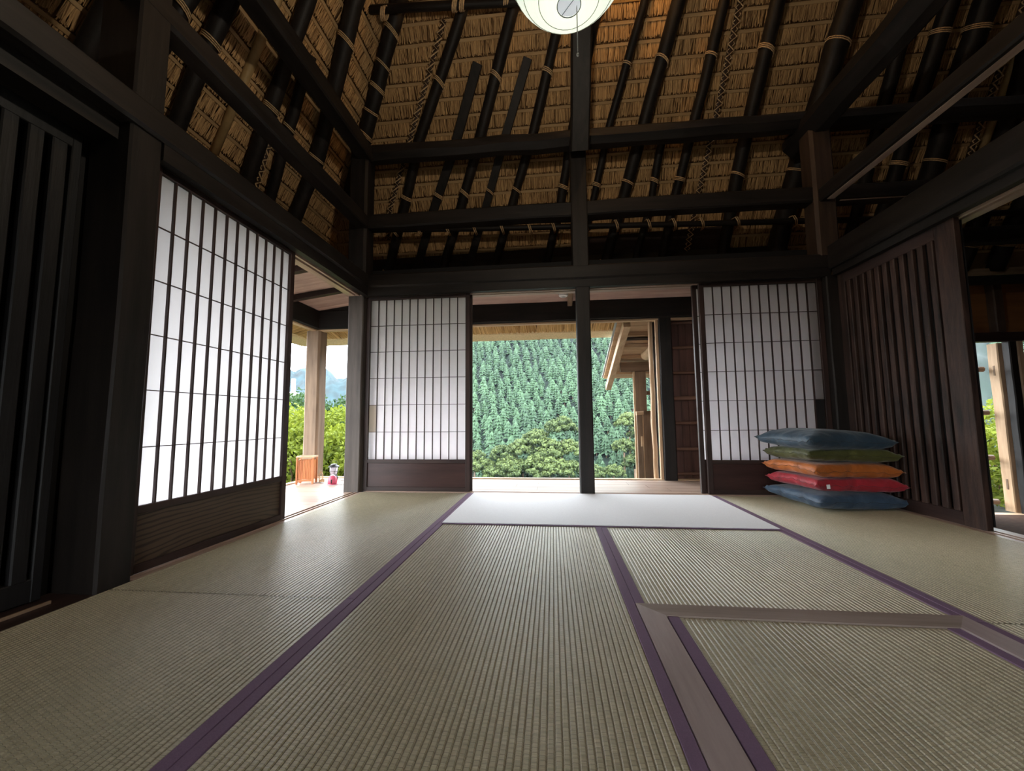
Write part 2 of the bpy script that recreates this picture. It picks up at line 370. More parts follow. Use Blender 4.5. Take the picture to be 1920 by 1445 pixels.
# mats under the camera, outside the frame of the long central mat
tatami(XA, XB, -1.56, 0.35, 1, 1, 'rush mat directly below the camera position')
under = tatami(XA, XC, 2.262, YB, 1, 1, 'rush mat hidden beneath the white cover mat')
wm = MB().bar((-0.652 + .925, 2.274, .004), (-0.652 + .925, 3.200, .004), 1.85, .006, side=(1, 0, 0), ch=.002)
wmo = wm.build('white_mat', M['white_mat'], origin=(.27, 2.74, 0)); tag(wmo, 'bright white mat laid before the open far doorway', 'floor mat')
MB().box(-0.652, 1.198, 2.262, 2.276, .0, .004, ch=.001).build('cloth_edging', M['heri'], wmo)

# sunken hearth: wooden frame and the mat that fills it
fr = empty('hearth_frame', (0.73, 1.0, -0.05), 'greyish brown wooden square frame set flush into the matting', 'hearth frame')
def poly_slab(pts, z0, z1):
    b = MB(); n = len(pts); b.v = [(x, y, z0) for x, y in pts] + [(x, y, z1) for x, y in pts]
    b.f = [tuple(reversed(range(n))), tuple(range(n, 2 * n))] + [(i, (i + 1) % n, n + (i + 1) % n, n + i) for i in range(n)]
    return b
FX0, FX1, FY1, FY0, FW = 0.2575, 1.2135, 1.356, 0.40, 0.074
poly_slab([(FX0, FY1), (FX0, FY0), (FX0 + FW, FY0 + FW), (FX0 + FW, FY1 - FW)], -.05, .003).build('frame_board', M['frame_top'], fr)
poly_slab([(FX0, FY1), (FX0 + FW, FY1 - FW), (FX1 - FW, FY1 - FW), (FX1, FY1)], -.05, .0026).build('frame_board', M['frame_x'], fr)
poly_slab([(FX1, FY1), (FX1 - FW, FY1 - FW), (FX1 - FW, FY0 + FW), (FX1, FY0)], -.05, .003).build('frame_board', M['frame_top'], fr)
poly_slab([(FX0, FY0), (FX1, FY0), (FX1 - FW, FY0 + FW), (FX0 + FW, FY0 + FW)], -.05, .0026).build('frame_board', M['frame_x'], fr)
tatami(FX0 + FW + .004, FX1 - FW - .004, FY0 + FW, FY1 - FW - .001, 1, 1, 'rush mat filling the inside of the wooden hearth frame', bw=.034)
tatami(XB, XC, -.6, FY0 - .002, 1, 1, 'rush mat nearer than the hearth frame, below the picture')

# ------------------------------------------------------------------ sills and head rails with grooves
def sill(name, x0, x1, y0, y1, along, label_mat, z=-0.002):
    o = MB()
    if along == 'x':
        o.box(x0, x1, y0, y1, -.09, z - .008)
        for a, b in ((y0, y0 + .028), (y0 + .052, y0 + .066), (y0 + .09, y1)): o.box(x0, x1, a, b, z - .009, z)
    else:
        s = 1 if x1 > x0 else -1
        o.box(min(x0, x1), max(x0, x1), y0, y1, -.09, z - .008)
        for a, b in ((0, .028), (.052, .066), (.09, abs(x1 - x0))): o.box(x0 + s * a, x0 + s * b, y0, y1, z - .009, z)
    r = o.build(name, label_mat); tag(r, kind='structure'); return r
sill('trim_1', XL, XR, YB, YB + .15, 'x', M['plank_x'])
sill('trim_2', XL, XL - .15, 1.39, YB, 'y', M['plank_y'])
sill('trim_3', XR, XR + .15, -1.5, YB, 'y', M['plank_y'])
MB().box(-1.80, XL, -1.5, 1.27, -.09, -.004).build('trim_4', M['rail_y']); tag(bpy.data.objects['trim_4'], kind='structure')
MB().box(-1.697, -1.690, -1.5, 1.20, -.004, .006).build('sill_ridge', M['mid_y'], bpy.data.objects['trim_4'])
def head(name, along, a0, a1, c, s, z0=KAM, z1=1.772):
    """door head: board with two grooves underneath; s = outward direction"""
    o = MB()
    def strip(u0, u1, za, zb):
        if along == 'x': o.box(a0, a1, c + s * u0, c + s * u1, za, zb)
        else: o.box(c + s * u0, c + s * u1, a0, a1, za, zb)
    strip(-.02, .15, z0 + .014, z1)
    r = o.build(name, M['dark_' + along]); tag(r, kind='structure'); o = MB()
    for u0, u1 in ((-.02, .024), (.050, .068), (.092, .15)):
        o = MB()
        if along == 'x': o.box(a0, a1, c + s * u0, c + s * u1, z0 - .001, z0 + .014)
        else: o.box(c + s * u0, c + s * u1, a0, a1, z0 - .001, z0 + .014)
        o.build('groove_strip', M['dark_' + along] if u0 < 0 else M['plank_' + along], r)  # pale wood on the outer strips stands in for daylight catching them
    return r
head('trim_5', 'x', -1.645, 2.19, YB + .02, 1)
head('trim_6', 'y', 1.39, YB + .0, XL - .02, -1)
head('trim_7', 'y', -1.5, YB + .0, XR + .02, 1)

# ------------------------------------------------------------------ sliding paper doors
def shoji(name, a0, a1, c, along, kick, cols=12, rows=6, z0=0.0, z1=KAM, stile=.034, special=None, th=.030, side=-1, paper='paper'):
    """a0..a1 along the wall, c = face plane of the lattice, side = direction (sign) of the room"""
    base = ((a0 + a1) / 2, c, z0) if along == 'x' else (c, (a0 + a1) / 2, z0)
    root = empty(name, base, kind='structure')
    def bx(u0, u1, d0, d1, za, zb, ch=0):
        b = MB()
        lo, hi = sorted((c - side * d0, c - side * d1))
        return b.box(u0, u1, lo, hi, za, zb, ch) if along == 'x' else b.box(lo, hi, u0, u1, za, zb, ch)
    fm = M['rail_z']
    for u0, u1 in ((a0, a0 + stile), (a1 - stile, a1)): bx(u0, u1, 0, th, z0, z1, .002).build('stile', fm, root)
    fx = M['rail_' + along]; zb, zt = .265, z1 - .028
    for za, zb_ in ((z0, z0 + .034), (.234, zb), (zt, z1)): bx(a0 + stile, a1 - stile, .001, th - .001, za, zb_, .002).build('rail', fx, root)
    bx(a0 + stile, a1 - stile, .012, .020, z0 + .034, .234).build('kick_panel', kick, root)
    A, B = a0 + stile, a1 - stile; pw = (B - A) / cols; ph = (zt - zb) / rows
    # lattice: verticals are deeper and wider than the thin cross bars
    vb = bx(A - .0032, A + .0032, .004, .017, zb, zt); vme = vb.mesh('lattice_bar', Vector(base)); vme.materials.append(fm)
    for i in range(1, cols):
        o = bpy.data.objects.new('lattice_bar', vme); C.objects.link(o); o.parent = root
        o.location = (pw * i, 0, 0) if along == 'x' else (0, pw * i, 0)
    hb = bx(A, B, .008, .016, zb - .0018, zb + .0018); hme = hb.mesh('cross_bar', Vector(base)); hme.materials.append(fx)
    for i in range(1, rows):
        o = bpy.data.objects.new('cross_bar', hme); C.objects.link(o); o.parent = root; o.location = (0, 0, ph * i)
    pd = c - side * .018
    q = MB()
    if along == 'x': q.quad((A, pd, zb), (A + pw, pd, zb), (A + pw, pd, zb + ph), (A, pd, zb + ph))
    else: q.quad((pd, A, zb), (pd, A + pw, zb), (pd, A + pw, zb + ph), (pd, A, zb + ph))
    pm = q.mesh('paper_pane', Vector(base)); pm.materials.append(M[paper]); alt = {}
    for i in range(cols):
        for j in range(rows):
            me = pm; k = (special or {}).get((i, j))
            if k:
                if k not in alt: alt[k] = pm.copy(); alt[k].materials.clear(); alt[k].materials.append(M[k])
                me = alt[k]
            o = bpy.data.objects.new('paper_pane', me); C.objects.link(o); o.parent = root
            o.location = (pw * i, 0, ph * j) if along == 'x' else (0, pw * i, ph * j)
            if k == 'paper_old': o['label'] = 'browned paper pane'
            if k == 'paper_dark': o['label'] = 'dark pane at the edge'
    return root
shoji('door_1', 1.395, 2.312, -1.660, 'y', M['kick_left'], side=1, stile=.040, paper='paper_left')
shoji('door_2', -1.640, -0.703, 3.262, 'x', M['kick'], side=-1, special={(0, 1): 'paper_old'}, stile=.037)
shoji('door_3', 1.212, 2.150, 3.262, 'x', M['kick'], side=-1, special={(11, 0): 'paper_dark', (11, 1): 'paper_dark'}, stile=.038)
shoji('door_4', 1.172, 2.080, 3.302, 'x', M['kick'], side=-1)
shoji('door_5', -1.600, -0.690, 3.302, 'x', M['kick'], side=-1)

# ------------------------------------------------------------------ battened wooden doors
def batten_door(name, y0, y1, x, s, n, bm, bmat, st0=.05, st1=.10, z1=KAM, gap=.55, top=.075, bot=.075):
    root = empty(name, (x, (y0 + y1) / 2, 0), kind='structure')
    MB().box(x + s * .046, x + s * .054, y0 + .01, y1 - .01, .02, z1 - .01).build('back_board', M['black'], root)
    MB().box(x, x + s * .034, y0, y0 + st0, 0, z1, .003).build('stile', bmat, root)
    MB().box(x, x + s * .034, y1 - st1, y1, 0, z1, .003).build('stile', bmat, root)
    MB().box(x + s * .001, x + s * .050, y0 + st0, y1 - st1, 0, bot, .003).build('rail', M['rail_y'] if bm is not M['slat_side'] else bm, root)
    MB().box(x + s * .001, x + s * .034, y0 + st0, y1 - st1, z1 - top, z1, .003).build('rail', M['rail_y'] if bm is not M['slat_side'] else bm, root)
    A, B = y0 + st0, y1 - st1; p = (B - A) / n
    for i in range(n):
        yc = A + p * (i + .5); ww = p * gap * random.uniform(.95, 1.05)
        MB().bar((x + s * .012, yc, bot), (x + s * .012, yc, z1 - top), .024, ww, side=(1, 0, 0), ch=.004, n=6, wob=.0008).build('batten', bm, root)
    return root
batten_door('door_6', 2.325, 3.215, 2.235, 1, 11, M['grey_wood'], M['grey_wood'], st0=.115, st1=.07)
batten_door('door_7', 0.30, 1.222, -1.762, -1, 13, M['slat_side'], M['slat_side'], st0=.04, st1=.03, gap=.66)

MB().box(-1.80, -1.665, -1.4, 1.262, 1.70, 1.775).build('trim_13', M['dark_y']); tag(bpy.data.objects['trim_13'], kind='structure')
MB().box(-1.80, 2.3, 3.365, 3.378, 1.77, 1.985).build('wall_back', M['black']); tag(bpy.data.objects['wall_back'], kind='structure')  # board added behind the beam to stop light leaking over it
MB().box(-2.6, 2.4, 4.085, 4.10, 1.83, 2.34).build('wall_back_upper', M['black']); tag(bpy.data.objects['wall_back_upper'], kind='structure')  # slab added between ceiling edge and thatch to block outdoor light
MB().box(-1.83, -1.81, -1.4, 1.39, -.05, 2.05).build('wall_left', M['black']); tag(bpy.data.objects['wall_left'], kind='structure')  # black filler added behind the left door to shut out daylight
# ------------------------------------------------------------------ posts
def post(label, x0, x1, y0, y1, z0, z1, m='dark_z', ch=.008, n=6, wob=.0025):
    cx, cy = (x0 + x1) / 2, (y0 + y1) / 2
    o = MB().bar((cx, cy, z0), (cx, cy, z1), x1 - x0, y1 - y0, side=(1, 0, 0), ch=ch, n=n, wob=wob).build('post', M[m], origin=(cx, cy, z0))
    return tag(o, label, 'post', 'house posts')
post('thick black post left of the near paper door', -1.80, -1.615, 1.268, 1.392, -.05, 3.5, n=10)
post('corner post between the left opening and the far left paper door', -1.785, -1.645, 3.205, 3.36, -.05, 1.70, 'corner')
post('upper corner post rising where left and far beams meet', -1.80, -1.63, 3.19, 3.36, 1.89, 3.12, ch=.02)
post('slim dark post standing in the middle of the far doorway', 0.212, 0.326, 3.215, 3.33, -.03, 1.775, wob=.001)
post('short dark post above the far doorway lintel', 0.186, 0.322, 3.19, 3.33, 1.87, 3.0)
post('brown squared post above the right end of the far lintel', 2.105, 2.27, 3.19, 3.35, 1.86, 2.93, 'brownpost', ch=.02)
post('dark post in the far right corner beside the battened door', 2.155, 2.29, 3.215, 3.36, -.05, 1.71, 'dark_z')

# ------------------------------------------------------------------ beams
def beam(label, p0, p1, w, h, m, n=10, wob=.006, ch=.012, side=None, group='smoke-blackened beams'):
    c = (Vector(p0) + Vector(p1)) / 2
    o = MB().bar(p0, p1, w, h, side=side, ch=ch, n=n, wob=wob).build('beam', M[m], origin=c)
    return tag(o, label, 'beam', group)
beam('main black beam directly above the far paper doors', (-1.75, 3.28, 1.832), (2.25, 3.28, 1.818), .17, .118, 'dark_x', wob=.002)
beam('thin middle tie beam crossing the far wall', (-1.66, 3.27, 2.392), (5.2, 3.27, 2.376), .12, .128, 'dark_x', n=18, wob=.005)
beam('highest heavy log beam crossing the far wall', (-1.66, 3.30, 3.075), (5.2, 3.30, 3.04), .16, .150, 'dark_x', n=22, wob=.007, ch=.045)
beam('main black beam above the near left paper door', (-1.68, -1.4, 1.832), (-1.68, 3.2, 1.832), .118, .17, 'dark_y', side=(0, 0, 1), wob=.002)
beam('lower slanting-looking tie beam over the left wall', (-1.67, -1.4, 2.35), (-1.67, 3.2, 2.375), .115, .11, 'dark_y', side=(0, 0, 1))
beam('upper tie beam over the left wall below the hip', (-1.67, -1.4, 3.005), (-1.67, 3.25, 3.04), .135, .13, 'dark_y', side=(0, 0, 1))
beam('main dark beam above the battened door at right', (2.235, -1.4, 1.865), (2.235, 3.2, 1.845), .19, .14, 'dark_y', side=(0, 0, 1), wob=.002)
sb = beam('slim beam with pale lower edge running toward the viewer at right', (2.175, -1.4, 2.375), (2.175, 3.2, 2.355), .11, .085, 'dark_y', side=(0, 0, 1), wob=.003)
beam('thick rounded log beam on the brown post at right', (2.165, -1.4, 3.04), (2.185, 3.50, 2.985), .22, .23, 'dark_y', side=(0, 0, 1), n=24, wob=.007, ch=.075)
MB().bar((2.190, -1.4, 2.317), (2.190, 3.15, 2.297), .004, .05, side=(0, 0, 1)).build('worn_edge', M['plank_y'], sb)  # pale strip paints low light along the beam's lower edge
mb_ = [o for o in bpy.data.objects if o.name.startswith('beam') and 'middle tie' in o.get('label', '')][0]
MB().bar((2.30, 3.21, 2.312), (3.4, 3.21, 2.308), .004, .012, side=(0, 0, 1)).build('worn_edge', M['plank_x'], mb_)  # same painted light on the tie beam's lower edge
# strut leaning in with the roof, standing on the middle post
so = MB().bar((0.262, 3.13, 2.84), (0.262, 2.22, 4.16), .150, .15, side=(1, 0, 0), ch=.012, n=8, wob=.003).build('beam', M['dark_z'], origin=(.262, 3.13, 2.84))
tag(so, 'upright-looking strut above the middle post behind the paper lantern', 'beam', 'smoke-blackened beams')

# ------------------------------------------------------------------ thatched roof
TAN = 1.45; cs = 1 / math.hypot(1, TAN); sn = TAN * cs
Z0, Y0, X0 = 3.66, 3.25, -1.66         # both slopes pass these
ceil = empty('ceiling', (0, 2.0, 3.0), kind='structure')
def bp(x, z, off=0.0):                 # point on the far slope, off = towards the room
    return (x, Y0 - (z - Z0) / TAN - sn * off, z - cs * off)
def lp(y, z, off=0.0):                 # point on the left slope
    return (X0 + (z - Z0) / TAN + sn * off, y, z - cs * off)
def hip_x(z): return X0 + (z - Z0) / TAN
def hip_y(z): return Y0 - (z - Z0) / TAN
ZT = 5.9; ZLOW = 1.95
TH = .42
def slab(pts_in, offn, name, m, parent=None, kind=None):
    b = MB(); n = len(pts_in); off = Vector(offn)
    b.v = [tuple(p) for p in pts_in] + [tuple(Vector(p) + off) for p in pts_in]
    b.f = [tuple(range(n)), tuple(reversed(range(n, 2 * n)))] + [(i, n + i, n + (i + 1) % n, (i + 1) % n) for i in range(n)]
    o = b.build(name, m, parent); 
    if kind: tag(o, kind=kind)
    return o
# thatch body of both slopes seen, and the slopes behind the viewer
slab([bp(hip_x(ZLOW) - .2, ZLOW, -.02), bp(9, ZLOW, -.02), bp(9, ZT, -.02), bp(hip_x(ZT) - .2, ZT, -.02)], (0, sn * TH, cs * TH), 'thatch_body', M['thatch'], ceil)
slab([lp(hip_y(ZLOW) + .2, ZLOW, -.02), lp(hip_y(ZT) + .2, ZT, -.02), lp(-2.0, ZT, -.02), lp(-2.0, ZLOW, -.02)], (-sn * TH, 0, cs * TH), 'thatch_body', M['thatch'], ceil)

DZ = 0.1115; LZ0 = 2.235
laths = [LZ0 + DZ * i for i in range(int((4.75 - LZ0) / DZ))]
def stems(face, z_lo, z_hi, u0, u1, dens, parent):
    """ragged reed ends of one course between two laths"""
    n = int(abs(u1 - u0) * dens)
    if n <= 0: return
    u = rng.uniform(u0, u1, n); wd = rng.uniform(.0013, .0036, n); lean = rng.normal(0, .010, n)
    top = z_hi + rng.uniform(-.004, .012, n); bot = z_lo + rng.uniform(-.004, .014, n) ** 1
    o1 = rng.uniform(.001, .008, n); o2 = rng.uniform(.008, .026, n)
    V = []
    for k, (du, dz) in enumerate(((-1, 0), (0, 0), (1, 0), (-1, 1), (0, 1), (1, 1))):
        z = top if dz == 0 else bot; off = (o1 if dz == 0 else o2) + (.003 if du == 0 else 0.0)
        uu = u + du * wd + (lean if dz else 0)
        if face == 'b': P = np.stack([uu, Y0 - (z - Z0) / TAN - sn * off, z - cs * off], 1)
        else: P = np.stack([X0 + (z - Z0) / TAN + sn * off, uu, z - cs * off], 1)
        V.append(P)
    V = np.stack(V, 1).reshape(-1, 3); b = (np.arange(n) * 6)[:, None]
    F = np.concatenate([b + np.array([[0, 1, 4, 3]]), b + np.array([[1, 2, 5, 4]])])
    tn = np.repeat(np.clip(rng.normal(.55, .25, n), 0, 1), 6)
    np_mesh('thatch_course', V, F, M['thatch'], tn, parent)
for i, z in enumerate(laths):
    zt = z + DZ
    stems('b', z + .016, zt, hip_x(z) , 5.6, 400, ceil)
    stems('l', z + .016, zt, -.6 if z > 3 else .2, hip_y(z), 400, ceil)
    for face in 'bl':
        hx, hy = hip_x(z), hip_y(z); b = MB()
        k = 9; pts = []
        for j in range(k + 1):
            zz = z + random.uniform(-.004, .004)
            pts.append(bp(hx + (5.6 - hx) * j / k, zz, .006) if face == 'b' else lp(hy + (-.6 - hy) * j / k, zz, .006))
        nrm = Vector((0, -sn, -cs)) if face == 'b' else Vector((sn, 0, -cs))
        b = MB(); upv = Vector((0, -cs, sn)) if face == 'b' else Vector((cs, 0, sn)); wv, hh = .026, .009
        for p in pts:
            p = Vector(p); b.v += [tuple(p - upv * wv / 2), tuple(p - upv * wv / 2.4 + nrm * hh), tuple(p + upv * wv / 2.4 + nrm * hh), tuple(p + upv * wv / 2)]
        for j in range(k):
            for q in range(3): a0 = j * 4 + q; b.f.append((a0, a0 + 1, a0 + 5, a0 + 4))
        b.build('lath', M['lath'] if face == 'b' else M['lathy'], ceil)

# dark boarding over the foot of the far slope
SB = grain_mat('sooty_board', (.018, .010, .008), (.045, .026, .020), 'x', rough=.8)
slab([bp(-2.4, 1.96, .030), bp(.28, 1.96, .030), bp(.28, 2.45, .030), bp(-2.3, 2.42, .030)], (0, -sn * .010, -cs * .010), 'dark_board', SB, ceil)
slab([bp(.285, 1.96, .030), bp(1.73, 1.96, .030), bp(1.73, 2.55, .030), bp(.285, 2.52, .030)], (0, -sn * .010, -cs * .010), 'dark_board', SB, ceil)

def coil(c, d, r, turns=3, pitch=.012, rr=.0042, tilt=.25):
    d = Vector(d).normalized(); a = d.cross(Vector((0.3, .2, 1))).normalized(); b = d.cross(a); pts = []
    n = turns * 12
    for i in range(n + 1):
        t = 2 * math.pi * i / 12; pts.append(Vector(c) + a * (r * math.cos(t)) + b * (r * math.sin(t)) + d * (pitch * (i / 12 - turns / 2) + tilt * r * math.cos(t + .7)))
    return pts
# rafters: polylines along the slope, radius, square?
RAF = [
 (.064, 'b', [(-1.20, 4.16), (-1.54, 3.68), (-1.80, 3.31), (-2.15, 2.85)], 0),
 (.050, 'b', [(-.10, 4.85), (-.69, 4.05), (-.76, 3.95), (-1.25, 3.29), (-1.54, 2.77), (-1.90, 2.2)], 0),
 (.042, 'b', [(-.60, 3.76), (-.88, 3.28), (-1.22, 2.77), (-1.56, 2.2)], 1),
 (.050, 'b', [(.30, 4.85), (-.27, 4.02), (-.65, 3.29), (-.93, 2.77), (-1.26, 2.2)], 0),
 (.038, 'b', [(-.16, 3.76), (-.41, 3.28), (-.66, 2.78), (-.96, 2.2)], 1),
 (.044, 'b', [(.60, 4.85), (.13, 3.99), (-.15, 3.28), (-.39, 2.78), (-.66, 2.2)], 0),
 (.044, 'b', [(.85, 4.8), (.40, 3.90), (.20, 3.2), (.11, 2.77), (-.08, 2.2)], 0),
 (.033, 'b', [(1.05, 4.85), (.78, 3.95), (.55, 3.28), (.43, 2.77), (.26, 2.2)], 0),
 (.056, 'b', [(1.30, 4.8), (1.05, 3.93), (.86, 3.29), (.72, 2.77), (.55, 2.2)], 0),
 (.036, 'b', [(1.07, 3.25), (1.03, 3.12), (1.0, 2.78), (.87, 2.2)], 0),
 (.044, 'b', [(1.55, 4.8), (1.41, 3.9), (1.31, 3.29), (1.22, 2.78), (1.15, 2.2)], 0),
 (.058, 'b', [(1.90, 4.8), (1.82, 3.87), (1.78, 3.3), (1.77, 2.78), (1.77, 2.15)], 0),
 (.086, 'b', [(2.45, 4.8), (2.37, 3.83), (2.33, 3.31), (2.29, 2.78), (2.30, 2.15)], 0),
 (.050, 'b', [(2.80, 4.8), (2.82, 3.8), (2.87, 3.3), (2.94, 2.6), (2.97, 2.15)], 0),
 (.062, 'b', [(3.08, 4.8), (3.10, 3.78), (3.13, 3.28), (3.17, 2.76), (3.19, 2.1)], 0),
 (.080, 'b', [(3.33, 4.8), (3.36, 3.76), (3.39, 3.41), (3.47, 2.8), (3.52, 2.1)], 0),
 (.070, 'b', [(3.72, 4.6), (3.77, 3.73), (3.84, 3.44), (4.03, 2.66), (4.10, 2.1)], 0),
 (.070, 'b', [(4.15, 4.4), (4.25, 3.4), (4.35, 2.6), (4.42, 2.1)], 0),
 (.080, 'b', [(4.7, 4.2), (4.8, 3.0), (4.9, 2.1)], 0),
 (.050, 'l', [(1.55, 3.2), (1.59, 2.74), (1.64, 2.3)], 0),
 (.048, 'l', [(1.80, 3.3), (1.81, 2.98), (1.84, 2.6), (1.9, 2.2)], 0),
 (.050, 'l', [(1.90, 3.6), (1.97, 3.16), (2.06, 2.71), (2.2, 2.2)], 0),
 (.050, 'l', [(2.25, 3.8), (2.33, 3.54), (2.56, 2.88), (2.78, 2.3)], 0),
 (.043, 'l', [(2.54, 3.40), (2.77, 2.89), (3.05, 2.3)], 0),
 (.064, 'l', [(2.35, 4.4), (2.60, 3.84), (2.93, 3.29), (3.14, 2.9), (3.30, 2.4)], 0),
]
OFF = .085
roff = {}
for k, (r, face, pts, sq) in enumerate(RAF):
    P = [Vector(bp(a, z, OFF) if face == 'b' else lp(a, z, OFF)) for a, z in pts]
    b = MB()
    if sq:
        for i in range(len(P) - 1): b.bar(P[i], P[i + 1], r * 2, r * .9, side=(1, 0, 0), ch=.003)
    else:
        Q = []
        for i in range(len(P) - 1):
            for t in (0, .33, .66): Q.append(P[i].lerp(P[i + 1], t) + Vector((random.uniform(-.004, .004), 0, random.uniform(-.004, .004))))
        Q.append(P[-1]); b.tube(Q, r, 10, rs=[r * random.uniform(.93, 1.06) for _ in Q])
    raf = b.build('rafter', M['dark_z'], ceil, smooth=not sq)
    if k == 0: raf['label'] = 'thick hip rafter wound with rope in the far left corner'
    zs = [3.98, 3.80, 3.67, 3.53, 3.38] if k == 0 else ([3.67, 2.92] + ([2.30] if face == 'b' else []))
    if face == 'l': zs = [3.66, 2.98] if k == 24 else [2.98]
    for z in zs:
        zz = [p[1] for p in pts]
        if not (min(zz) + .05 < z < max(zz) - .1): continue
        for i in range(len(P) - 1):
            if zz[i] >= z >= zz[i + 1]:
                t = (zz[i] - z) / (zz[i] - zz[i + 1]); c = P[i].lerp(P[i + 1], t); d = P[i + 1] - P[i]
                rc = MB(); rc.tube(coil(c, d, r * 1.03 + .004, turns=random.choice((2, 3)), tilt=random.uniform(.15, .5)), .0045, 5)
                rc.build('rope_lashing', M['rope'], raf, smooth=True); break
# criss-cross rope bundles over thin poles
def twist(face, pts, lab):
    P = [Vector(bp(a, z, .045) if face == 'b' else lp(a, z, .045)) for a, z in pts]
    pole = MB().tube(P, .020, 8).build('bundle_pole', M['brownpost'], ceil, smooth=True)
    L = sum((P[i + 1] - P[i]).length for i in range(len(P) - 1)); n = int(L / .045); Q1, Q2 = [], []
    for i in range(n + 1):
        s = L * i / n; j = 0
        while j < len(P) - 2 and s > (P[j + 1] - P[j]).length: s -= (P[j + 1] - P[j]).length; j += 1
        p = P[j] + (P[j + 1] - P[j]).normalized() * s
        sd = Vector((1, 0, 0)) if face == 'b' else Vector((0, 1, 0)); nn = Vector((0, -sn, -cs)) if face == 'b' else Vector((sn, 0, -cs))
        k = 1 if i % 2 else -1
        Q1.append(p + sd * (.030 * k) + nn * .018); 
        Q2.append(p - sd * (.026 * k) + nn * .012)
    MB().tube(Q1, .0068, 5).tube(Q2, .0055, 5).build('rope_lashing', M['rope'], pole, smooth=True)
twist('b', [(-.86, 4.02), (-1.36, 3.29), (-1.66, 2.85), (-1.75, 2.6)], '')
twist('b', [(1.56, 4.1), (1.50, 3.29), (1.45, 2.79), (1.42, 2.35)], '')
twist('b', [(3.62, 4.2), (3.70, 3.4), (3.78, 2.7)], '')
twist('l', [(2.50, 4.1), (2.98, 3.34), (3.25, 2.8)], '')
twist('l', [(2.62, 3.0), (2.85, 2.45)], '')
MB().tube([lp(2.12, 3.7, .03), lp(2.21, 3.42, .03), lp(2.32, 2.97, .03), lp(2.42, 2.55, .03)], .030, 10).build('bamboo_pole', M['bamboo'], ceil, smooth=True)
MB().tube([bp(3.72, 4.1, .03), bp(3.80, 3.4, .03), bp(3.88, 2.75, .03)], .030, 10).build('bamboo_pole', M['bamboo'], ceil, smooth=True)
MB().tube([bp(.30, 3.2, .02), bp(.22, 2.9, .02), bp(.05, 2.3, .02)], .014, 8).build('bamboo_pole', M['bamboo'], ceil, smooth=True)
# cross poles lashed under the rafters
pl = MB().tube([(-1.9, 3.72, 2.575), (-.8, 3.77, 2.545), (.16, 3.79, 2.52), (1.6, 3.82, 2.48), (3.2, 3.85, 2.44), (5.2, 3.86, 2.44)], .028, 8).build('cross_pole', M['dark_x'], ceil, smooth=True)
for x in (-1.80, -1.62, -1.36, -1.06, -.78, -.50, -.22, .02, .34, .64, .95, 1.19, 1.45, 1.78, 2.3):
    z = 2.545 - .04 * (x + .8) / .96 * .65
    y = 3.775 + .02 * x
    MB().tube([(x - .012, y + .045, z + .05), (x - .002, y - .025, z + .038), (x + .012, y - .036, z - .01), (x + .026, y - .012, z - .045), (x + .03, y + .05, z - .05)], .006, 5).tube(
        [(x + .004, y + .045, z + .055), (x + .014, y - .025, z + .04), (x + .028, y - .036, z - .005), (x + .040, y - .012, z - .04), (x + .044, y + .05, z - .045)], .005, 5).build('rope_lashing', M['rope'], pl, smooth=True)
ph_ = MB().tube([(-1.5, 2.79, 3.97), (-.8, 2.81, 3.945), (-.1, 2.83, 3.92), (.9, 2.84, 3.9)], .032, 8).build('cross_pole', M['dark_x'], ceil, smooth=True)
for x in (-1.32, -.72, -.66, -.3):
    MB().tube(coil((x, 2.81, 3.945), (1, 0, .0), .044, 3, .014, tilt=.4), .007, 5).build('rope_lashing', M['rope'], ph_, smooth=True)

# ------------------------------------------------------------------ roof and walls outside the picture (they shade the room)
rear = slab([(hip_x(2.0), -2.0, 2.0), (9, -2.0, 2.0), (9, 1.7, 5.9), (hip_x(5.9), 1.7, 5.9)], (0, -.3, .25), 'wall_near_roof', M['thatch'], kind='structure')
MB().box(-1.9, 9, -2.1, -2.0, 1.75, 2.2).box(-1.9, -.3, -2.1, -2.0, -.3, 1.75).box(-.3, .8, -2.1, -2.0, 1.35, 1.75).box(.8, 9, -2.1, -2.0, -.5, 1.75).build('wall_near', M['rear']); tag(bpy.data.objects['wall_near'], kind='structure')  # unseen wall; its gap is sized to set the daylight in the room
MB().box(9, 9.1, -2.1, 4.4, -.5, 6).build('wall_far_right', M['rear']); tag(bpy.data.objects['wall_far_right'], kind='structure')
MB().box(2.35, 9, -2.0, 4.25, -.40, -.34).build('floor_next_room', plain('brown_entry_floor', (.085, .045, .028), .9, spec=.1, noise=.2)); tag(bpy.data.objects['floor_next_room'], kind='structure')

# ------------------------------------------------------------------ veranda around the room
vf = empty('veranda_floor', (0, 3.7, -.06), kind='structure')
ys = [3.362, 3.50, 3.66, 3.82, 3.97, 4.10]
for i in range(5):
    xs = [-1.78, -.35 + .2 * (i % 2), 1.15 - .15 * i, 2.4]
    for a, b in zip(xs[:-1], xs[1:]): MB().box(a + .001, b - .001, ys[i] + .0012, ys[i + 1] - .0012, -.06, -.022, .002).build('floor_plank', M['plank_x'], vf)
y = -1.4
while y < 4.05:
    MB().box(-2.58, -1.787, y + .0012, min(y + .205, 4.10) - .0012, -.06, -.022, .002).build('floor_plank', M['plank_x'], vf); y += .205
MB().box(-2.68, 2.4, 4.103, 4.17, -.09, -.012, .003).build('edge_beam', M['lite_x'], vf)
MB().box(-2.65, -2.585, -1.4, 4.10, -.09, -.012, .003).build('edge_beam', M['lite_y'], vf)

